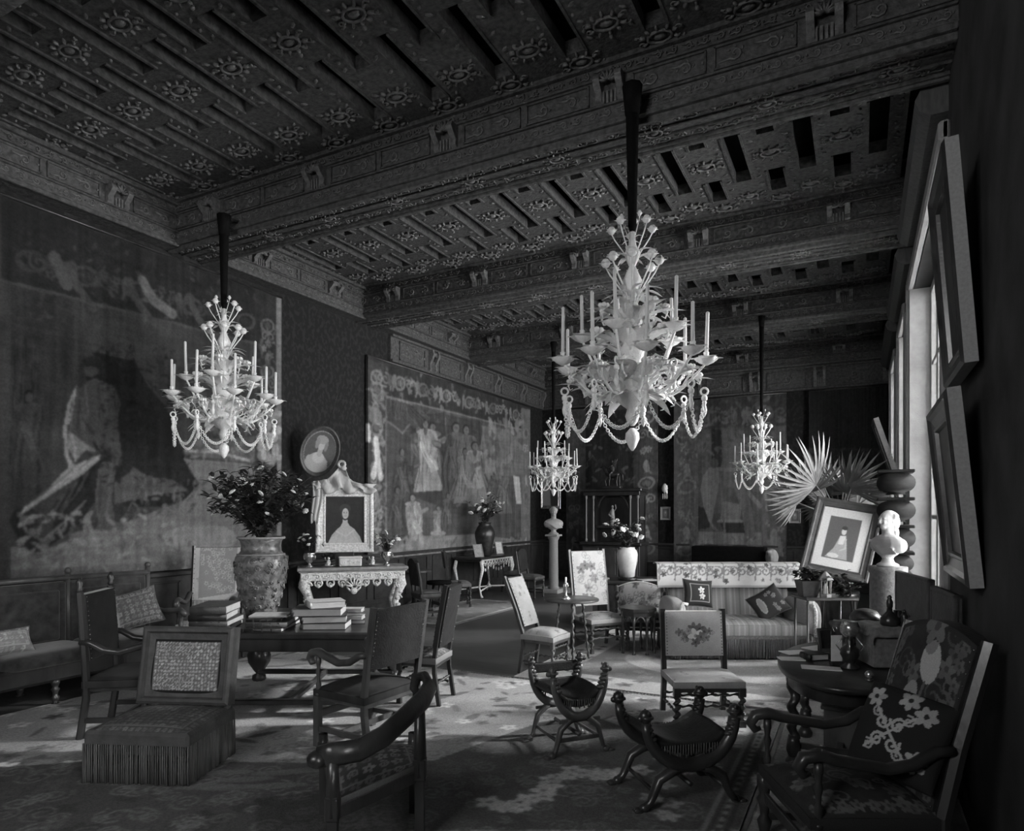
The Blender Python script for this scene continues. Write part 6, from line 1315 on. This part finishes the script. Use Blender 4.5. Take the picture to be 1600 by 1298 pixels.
t = thing('chest', 'long black chest against the far wall below the nude figure tapestry', 'chest', ((a.x+b.x)/2, 16.9, 0)); m.build('body', 'velvet_black', t); m = MB(); m.box(-(b.x-a.x)/2-.02, (b.x-a.x)/2+.02, -.24, .2, .62, 1.02, b=.02); m.build('back_board', 'velvet_black', t)
for sx in (-1, 1): m = MB(); m.box(sx*.8-.05, sx*.8+.05, -.2, .18, 0, .1); m.build('foot', 'dark_wood', t)
q = onY(1206, 800, 16.7); t = thing('stone_head', 'worn grey stone head at the right end of the black chest', 'sculpture', (q.x, q.y, 0)); m = MB(); m.lathe([(.16, 0), (.16, .05), (.13, .08), (.13, .55), (.17, .6)], 14); m.build('post', 'wainscot', t); m = MB(); m.ell((0, 0, .80), (.15, .15, .20), None, 12, 8); m.ell((0, -.13, .80), (.03, .04, .05), None, 8, 6); m.ell((0, 0, .64), (.12, .11, .08), None, 10, 6); m.ell((-.06, -.1, .92), (.07, .06, .05), None, 8, 6); o = m.build('head', 'frame_side', t); voxel(o, .014, 4)
# ================================================================== RIGHT-HAND SIDE
# palm in a planter
pp = L(1312, 9.2); t = thing('potted_palm', 'fan palm with spreading fronds in a tall planter behind the tilted print', 'plant', tuple(pp))
m = MB(); m.lathe([(.18, 0), (.2, .04), (.15, .1), (.22, .6), (.25, .72), (.24, .78), (.2, .76)], 20); m.build('planter', 'bronze', t); m = MB(); m.lathe([(.2, .70), (.0, .72)], 16, cap=False); m.tube([(0, 0, .6), (.02, 0, 1.1), (0, 0, 1.55)], [.08, .07, .06], 8); m.build('trunk', 'dark_wood', t)
rg = random.Random(5); inv = Matrix.Rotation(-0.0, 3, 'Z')
fr = [(1288, 762, 1262, 704, .34, 0), (1318, 765, 1343, 700, .36, .1), (1300, 775, 1298, 716, .26, .3), (1345, 770, 1392, 742, .34, .5), (1262, 772, 1222, 742, .34, -.4), (1245, 785, 1206, 770, .28, -.3), (1285, 790, 1246, 800, .28, .2), (1340, 790, 1392, 782, .30, -.1), (1315, 788, 1330, 812, .2, -.2), (1270, 768, 1248, 728, .28, -.5), (1360, 775, 1398, 762, .26, -.5), (1322, 770, 1318, 732, .25, -.6), (1300, 790, 1290, 815, .2, .3), (1275, 758, 1238, 716, .2, -.8), (1330, 762, 1372, 722, .3, -.8), (1308, 758, 1302, 728, .3, .6), (1255, 780, 1228, 758, .3, .4), (1290, 775, 1262, 768, .2, .2), (1352, 782, 1384, 796, .2, .3), (1325, 780, 1350, 768, .2, .2)]
crown = Vector((pp.x, pp.y, 1.6))
for (bx, by, tx, ty, sz, dd) in fr:
    b = PD(bx, by, 9.1+dd); tip = PD(tx, ty, 9.1+dd*1.6+rg.uniform(-.15, .15)); m = MB()
    mid = crown.lerp(b, .5)+Vector((0, 0, .08)); m.tube([crown-pp, mid-pp, b-pp], [.014, .010, .008], 5)
    d = (tip-b); Ln = d.length; d.normalize(); sd_ = d.cross(Vector((rg.uniform(-.3, .3), -1, .2))).normalized()
    n = 17
    for k in range(n):
        a = (k/(n-1)-.5)*math.radians(150); dr = d*math.cos(a)+sd_*math.sin(a); m.leaf(b-pp, dr, sd_.cross(d)+Vector((rg.uniform(-.3, .3), 0, 0)), Ln*(1.02-.25*abs(a)/1.3)*rg.uniform(.9, 1.05), .034, .12+.2*rg.random(), n=5)
    m.build('frond', 'palm_leaf', t)
# tilted print on an easel
ez = thing('easel', 'slim dark easel holding the tilted print of a seated lady', 'easel', L(1313, 8.25), TH)
m = MB(); m.tube([(-.22, .02, 0), (-.06, .12, 1.95)], .016, 6); m.build('leg', 'dark_wood', ez); m = MB(); m.tube([(.22, .02, 0), (.06, .12, 1.95)], .016, 6); m.build('leg', 'dark_wood', ez); m = MB(); m.tube([(0, .55, 0), (0, .13, 1.9)], .016, 6); m.build('leg', 'dark_wood', ez); m = MB(); m.box(-.28, .28, -.06, .06, 1.0, 1.03, b=.006); m.build('ledge', 'dark_wood', ez)
def print_(p):
    w, h = p.w, p.h; p.c[:] = .5; p.poly([(-.33*w, -.36*h), (.33*w, -.36*h), (.33*w, .36*h), (-.33*w, .36*h)], .09, raw=True)
    p.poly([(-.26*w, -.34*h), (-.12*w, -.18*h), (-.04*w, .04*h), (.08*w, .06*h), (.14*w, -.12*h), (.2*w, -.34*h)], .3, raw=True); p.ell(.02*w, .12*h, .05*w, .055*h, .45); p.ell(.02*w, .18*h, .06*w, .035*h, .04); p.poly([(-.04*w, .04*h), (.08*w, .05*h), (.06*w, -.1*h), (-.05*w, -.1*h)], .5, raw=True); p.ell(-.1*w, -.3*h, .12*w, .04*h, .5); p.stroke([(.09*w, .0), (.12*w, -.16*h), (.02*w, -.2*h)], .03*w, .4, raw=True)
MPr = Matrix.Translation(PD(1315, 842, 8.0)) @ Matrix.Rotation(TH-.45, 4, 'Z') @ Matrix.Rotation(PI/2-.42, 4, 'X') @ Matrix.Rotation(-.20, 4, 'Z')
picture('framed_print', 'tilted print of a seated lady in a wide pale mount and dark figured frame', 'picture', MPr, .74, .98, .11, .04, print_, 'leather_mid', .4, 80)
# planter stand with box, lantern and foliage
ps_ = L(1288, 6.45); t = thing('plant_stand', 'tall thin-legged stand with a shelf, in front of the tilted print', 'table', tuple(ps_), TH)
m = MB(); m.box(-.25, .25, -.17, .17, 1.02, 1.05, b=.006); m.build('tabletop', 'dark_wood', t); m = MB(); m.box(-.23, .23, -.15, .15, .48, .50, b=.004); m.build('shelf', 'dark_wood', t)
for sx in (-1, 1):
    for sy in (-1, 1): m = MB(); m.tube([(sx*.22, sy*.14, 0), (sx*.22, sy*.14, 1.02)], .011, 6); m.build('leg', 'mid_wood', t)
def at_cam(px, d, z): return tuple(L(px, d, z))
t = thing('planter_box', 'small black tapering planter box on the tall stand', 'planter', at_cam(1262, 6.42, 1.05), TH); m = MB(); m.lathe([(.09, 0), (.125, .13), (.13, .15)], 4, Matrix.Rotation(PI/4, 4, 'Z'), False); m.build('box', 'box_dark', t)
bouquet('trailing_plant', 'dark trailing foliage spilling over the black planter box', at_cam(1266, 6.42, 1.18), .42, .16, 26, 0+4, .018, 10, seed=31, ll=.07, lw=.6)
t = thing('lantern', 'little pagoda-shaped lantern beside the black planter box', 'lantern', at_cam(1290, 6.33, 1.05), TH+.3); m = MB(); m.lathe([(.05, 0), (.055, .02), (.05, .03)], 6, smooth=False); m.build('base', 'frame_side', t); m = MB(); m.lathe([(.06, .16), (.075, .165), (.03, .22), (.01, .24)], 6, smooth=False); m.build('roof', 'frame_side', t)
for k in range(6): a = k*PI/3; m = MB(); m.tube([(.047*math.cos(a), .047*math.sin(a), .03), (.05*math.cos(a), .05*math.sin(a), .16)], .006, 4); m.build('bar', 'frame_side', t)
m = MB(); m.lathe([(.025, .03), (.02, .1), (.005, .13)], 8); m.build('candle', 'porcelain', t)
bouquet('potted_shrub', 'small bushy plant on the right of the tall stand', at_cam(1318, 6.4, 1.06), .36, .24, 26, 8, .02, 10, seed=32, ll=.06, lw=.6)
t = thing('brass_roll', 'pale ribbed roll lying on the shelf of the tall stand', 'ornament', at_cam(1276, 6.3, .50), TH); m = MB(); m.tube([(-.1, 0, .05), (.1, 0, .05)], .045, 14); [m.tube([(x-.006, 0, .05), (x+.006, 0, .05)], .05, 14) for x in (-.09, 0, .09)]; m.build('roll', 'frame_side', t)
# large bust on its column
bp = L(1387, 6.25); t = thing('pedestal', 'broad grey round column carrying the large bust by the window', 'pedestal', tuple(bp)); m = MB(); m.lathe([(.19, 0), (.19, .1), (.15, .13), (.15, 1.28), (.165, 1.30), (.165, 1.345)], 28); m.build('shaft', 'cloth_grey', t)
bust('large white marble bust with swept hair turned to the left, by the window', (bp.x, bp.y, 1.345), TH-math.radians(72), .82, 1)
# dark moulded column pile by the window
t = thing('moulded_cabinet', 'dark cabinet of heavy rounded mouldings behind the large bust', 'cabinet', L(1399, 7.9), 0); m = MB(); m.box(-.17, .17, -.2, .2, 0, 1.15, b=.01); m.build('body', 'dark_wood', t)
MAT['ebony'] = mat('ebony', .012, .55, .2, var=.3)
for z, r in ((1.15, .11), (1.42, .13), (1.74, .13), (2.06, .13)):
    m = MB(); m.prism([(-.10, 0), (.10, 0)]+[(.08+r*.9*math.cos(a_), r+r*.85*math.sin(a_)) for a_ in [-PI/2+PI*k/10 for k in range(11)]]+[(-.08+r*.9*math.cos(a_), r+r*.85*math.sin(a_)) for a_ in [PI/2+PI*k/10 for k in range(11)]], -.17, .17, Matrix(((1,0,0,0),(0,0,1,0),(0,1,0,z),(0,0,0,1))), True); m.box(-.19, .19, -.19, .19, z+r*1.9, z+r*1.9+.035, b=.008); m.build('moulding', 'ebony', t)
# folding leather screen against the wall
t = thing('folding_screen', 'low two-leaf leather screen leaning by the wall beyond the floral armchair', 'screen', (0, 0, 0)); 
def leafpanel(a, b, z0, z1, lean=.0):
    a = Vector(a); b = Vector(b); d = b-a; Ln = d.length; M = Matrix.Translation((a.x, a.y, 0)) @ Matrix.Rotation(math.atan2(d.y, d.x), 4, 'Z'); m = MB(); m.box(0, Ln, -.018, .018, z0, z1, M, b=.012)
    for c in ((0, .03, z0, z1), (Ln-.03, Ln, z0, z1), (0, Ln, z1-.03, z1), (0, Ln, z0, z0+.03)): m.box(c[0], c[1], -.025, .025, c[2], c[3], M, b=.006)
    return m.build('screen_leaf', 'leather_mid', t)
leafpanel((.56, 5.15), (.47, 5.72), .0, 1.32); leafpanel((.46, 5.74), (.28, 6.5), .0, 1.36)
# ================================================================== OVAL TABLE AND ITS OBJECTS
ot = thing('oval_table', 'dark oval table on barley-twist legs, crowded with keepsakes, by the right wall', 'table', (-.10, 5.55, 0)); SX, SY = .46, .86
m = MB(); m.lathe([(.96, .70), (.985, .705), (1.0, .72), (1.0, .735), (.985, .745), (0, .745)], 48, Matrix.Diagonal((SX, SY, 1, 1))); m.build('tabletop', 'dark_wood', ot)
m = MB(); m.lathe([(.86, .60), (.88, .61), (.88, .70)], 40, Matrix.Diagonal((SX, SY, 1, 1)), cap=False); m.build('frieze', 'dark_wood', ot)
for x, y in ((-.33, -.30), (.12, -.62), (-.3, .45), (.25, .5)):
    m = MB(); m.lathe([(.03, 0), (.05, .02), (.055, .05), (.035, .09)], 12, T(x, y, 0)); m.lathe([(.035, .09), (.05, .13), (.045, .2), (.035, .24)], 12, T(x, y, 0)); m.twist(x, y, .22, .60, .034, 2.6, 14, .42); m.lathe([(.04, .58), (.05, .60), (.045, .63), (.048, .70)], 12, T(x, y, 0)); m.build('leg', 'dark_wood', ot)
m = MB(); m.box(-.33, .25, -.28, -.24, .14, .18, b=.006); m.box(-.31, .26, .44, .48, .14, .18, b=.006); m.box(-.05, -.01, -.26, .46, .145, .175); m.build('stretcher', 'dark_wood', ot)
m = MB(); m.box(-.14, .16, -.30, .1, 0, .40, b=.01); m.box(-.16, .18, -.32, .12, .40, .43, b=.006); o = m.build('wooden_box', 'mid_wood'); o.location = (-.10, 5.75, 0); tag(o, 'plain dark wooden box standing on the floor beneath the oval table', 'box')
ZO = .746
t = thing('covered_box', 'square box under a grey cloth on the oval table', 'box', L(1391, 4.85, ZO), TH-.1); m = MB(); m.box(-.175, .175, -.14, .16, .01, .29, b=.008); m.build('box', 'cloth_grey', t)
m = MB(); nx = ny = 22; vs = []
for j in range(ny):
    for i in range(nx):
        x = -.26+.52*i/(nx-1); y = -.24+.48*j/(ny-1); ox = max(0, abs(x)-.185); oy = max(0, abs(y)-.165); dr = ox+oy; c = 45
        vs.append((x-math.copysign(ox*.75, x), y-math.copysign(oy*.75, y), .298-dr*.9+.006*math.sin(x*c)*math.cos(y*c)))
m.add(vs, [(j*nx+i, j*nx+i+1, (j+1)*nx+i+1, (j+1)*nx+i) for j in range(ny-1) for i in range(nx-1)], True); o = m.build('cloth', 'cloth_grey', t); s_ = o.modifiers.new('s', 'SOLIDIFY'); s_.thickness = .004
def lathed(name, label, cat, px, d, z, prof, mt, part='body', n=16, **k):
    t = thing(name, label, cat, L(px, d, z)); m = MB(); m.lathe(prof, n, **k); m.build(part, mt, t); return t
zt_ = ZO+.30
t = lathed('table_bell', 'dark glossy bell-shaped bottle on the cloth covered box', 'bottle', 1390, 4.78, zt_, [(.055, 0), (.062, .01), (.06, .05), (.035, .08), (.02, .10), (.018, .12)], 'bronze'); m = MB(); m.lathe([(.014, .12), (.02, .13), (.022, .17), (.012, .19), (.016, .2), (.005, .215)], 10); m.build('stopper', 'bronze', t)
t = lathed('small_bottle', 'small dark ribbed bottle beside the bell-shaped bottle on the covered box', 'bottle', 1413, 4.7, zt_, [(.022, 0), (.026, .015), (.02, .03), (.027, .045), (.02, .06), (.024, .08), (.012, .1)], 'bronze'); m = MB(); m.lathe([(.01, .1), (.014, .11), (.004, .125)], 8); m.build('stopper', 'bronze', t)
t = lathed('jug', 'dark round-bellied jug at the back of the covered box', 'jug', 1404, 4.9, zt_, [(.03, 0), (.045, .02), (.05, .05), (.03, .08), (.035, .09)], 'bronze'); m = MB(); m.tube([(.04, 0, .03), (.07, 0, .05), (.035, 0, .085)], .007, 6); m.build('handle', 'bronze', t)
t = lathed('glass_lamp', 'ornate glass and metal lamp standing left of the covered box', 'lamp', 1328, 4.75, ZO, [(.06, 0), (.065, .015), (.03, .035), (.045, .06), (.065, .1), (.06, .14), (.025, .17), (.03, .2), (.02, .22)], 'bronze'); m = MB(); m.lathe([(.03, .22), (.055, .25), (.06, .29), (.045, .33)], 16, flute=.1, nf=8); [m.tube([(.045*math.cos(k*PI/2), .045*math.sin(k*PI/2), .1), (.09*math.cos(k*PI/2), .09*math.sin(k*PI/2), .16), (.04*math.cos(k*PI/2), .04*math.sin(k*PI/2), .22)], .005, 5) for k in range(4)]; m.build('shade', 'silver', t)
MAT['silver_dark'] = mat('silver_dark', .15, .3, .6, metal=.7, var=.4)
t = thing('note_card', 'upright white card in a holder on the oval table', 'card', L(1307, 4.85, ZO), TH+.05); m = MB(); m.box(-.04, .04, -.003, .003, .03, .215); m.build('card', 'porcelain', t); m = MB(); m.box(-.045, .045, -.02, .02, 0, .03, b=.004); m.build('holder', 'box_dark', t)
t = lathed('crystal_ball', 'small shiny glass ball at the front of the oval table', 'ornament', 1358, 4.40, ZO, [(.02, 0), (.025, .01), (.015, .015)], 'silver_dark', 'stand'); m = MB(); m.ell((0, 0, .04), .028, None, 14, 10); m.build('ball', 'silver', t)
t = lathed('ink_stand', 'silver scrolled inkstand behind the lamp on the oval table', 'inkstand', 1322, 5.2, ZO, [(.09, 0), (.1, .01), (.08, .03), (.05, .06), (.055, .12), (.07, .14), (.09, .2), (.11, .24), (.10, .26)], 'silver_dark', n=20, flute=.12, nf=10); m = MB(); [m.spiral((0, 0, 0), .04, 1.2, .007, Matrix.Rotation(k*PI/3, 4, 'Z') @ Mfront(0, -.09, .2), 9) for k in range(6)]; m.build('scrolls', 'silver', t)
t = lathed('oval_casket', 'dark glossy domed casket behind the inkstand on the oval table', 'casket', 1352, 5.75, ZO, [(.11, 0), (.12, .02), (.12, .07)], 'box_dark', n=20); m = MB(); m.lathe([(.125, .07), (.12, .1), (.09, .14), (.03, .16)], 20); m.build('lid', 'box_dark', t)
t.location.z += .12; m = MB(); m.box(-.12, .12, -.1, .1, -.12, 0, b=.006); m.build('block', 'box_dark', t)
for k, (px, d, w, dd, rz, lab) in enumerate(((1242, 5.28, .20, .14, .2, 'small pale paper at the left edge of the oval table'), (1236, 5.05, .18, .12, -.1, 'pale folded letter nearest the left edge of the oval table'), (1278, 5.45, .22, .15, .5, 'sheet of paper lying behind the dark book on the oval table'), (1283, 4.75, .26, .12, -.35, 'long pale paper at the front left of the oval table'))): flat('loose_paper', lab, 'paper', px, d, ZO, w, dd, .006, rz, 'porcelain')
book('small dark closed book on the oval table among the papers', L(1273, 5.05, ZO), TH+.2, .16, .12, .05, 'leather', None)
t = thing('standing_picture', 'tiny dark picture stand behind the white card on the oval table', 'picture frame', L(1290, 5.3, ZO), TH+.2); m = MB(); ring_frame(m, .14, .18, [(0, 0), (0, .012), (.02, .015), (.025, .005)], Matrix.Translation((0, 0, .10)) @ Matrix.Rotation(PI/2-.2, 4, 'X')); m.build('frame', 'silver_dark', t); m = MB(); m.box(-.065, .065, .004, .008, .012, .19); m.build('backboard', 'box_dark', t)
lathed('shallow_dish', 'shallow pale dish at the right rim of the oval table', 'dish', 1437, 4.45, ZO, [(.03, 0), (.06, .012), (.062, .016), (.02, .008)], 'silver', n=20)
# little ornaments on the far furniture
for k, (px, d, lab) in enumerate(((664, 11.9, 'small dark round side table under the robed figures tapestry'),)):
    t = thing('round_side_table', lab, 'table', L(px-14, d+1.2), 0); m = MB(); m.lathe([(.28, .68), (.3, .69), (.3, .72), (0, .722)], 22); m.build('tabletop', 'mid_wood', t); m = MB(); m.lathe([(.03, .04), (.05, .2), (.025, .35), (.04, .5), (.03, .68)], 12); m.build('pillar', 'mid_wood', t)
    for j in range(3): m = MB(); a = j*2*PI/3; m.tube([(0, 0, .14), (.14*math.cos(a), .14*math.sin(a), .1), (.24*math.cos(a), .24*math.sin(a), .02)], .02, 6); m.build('leg', 'mid_wood', t)
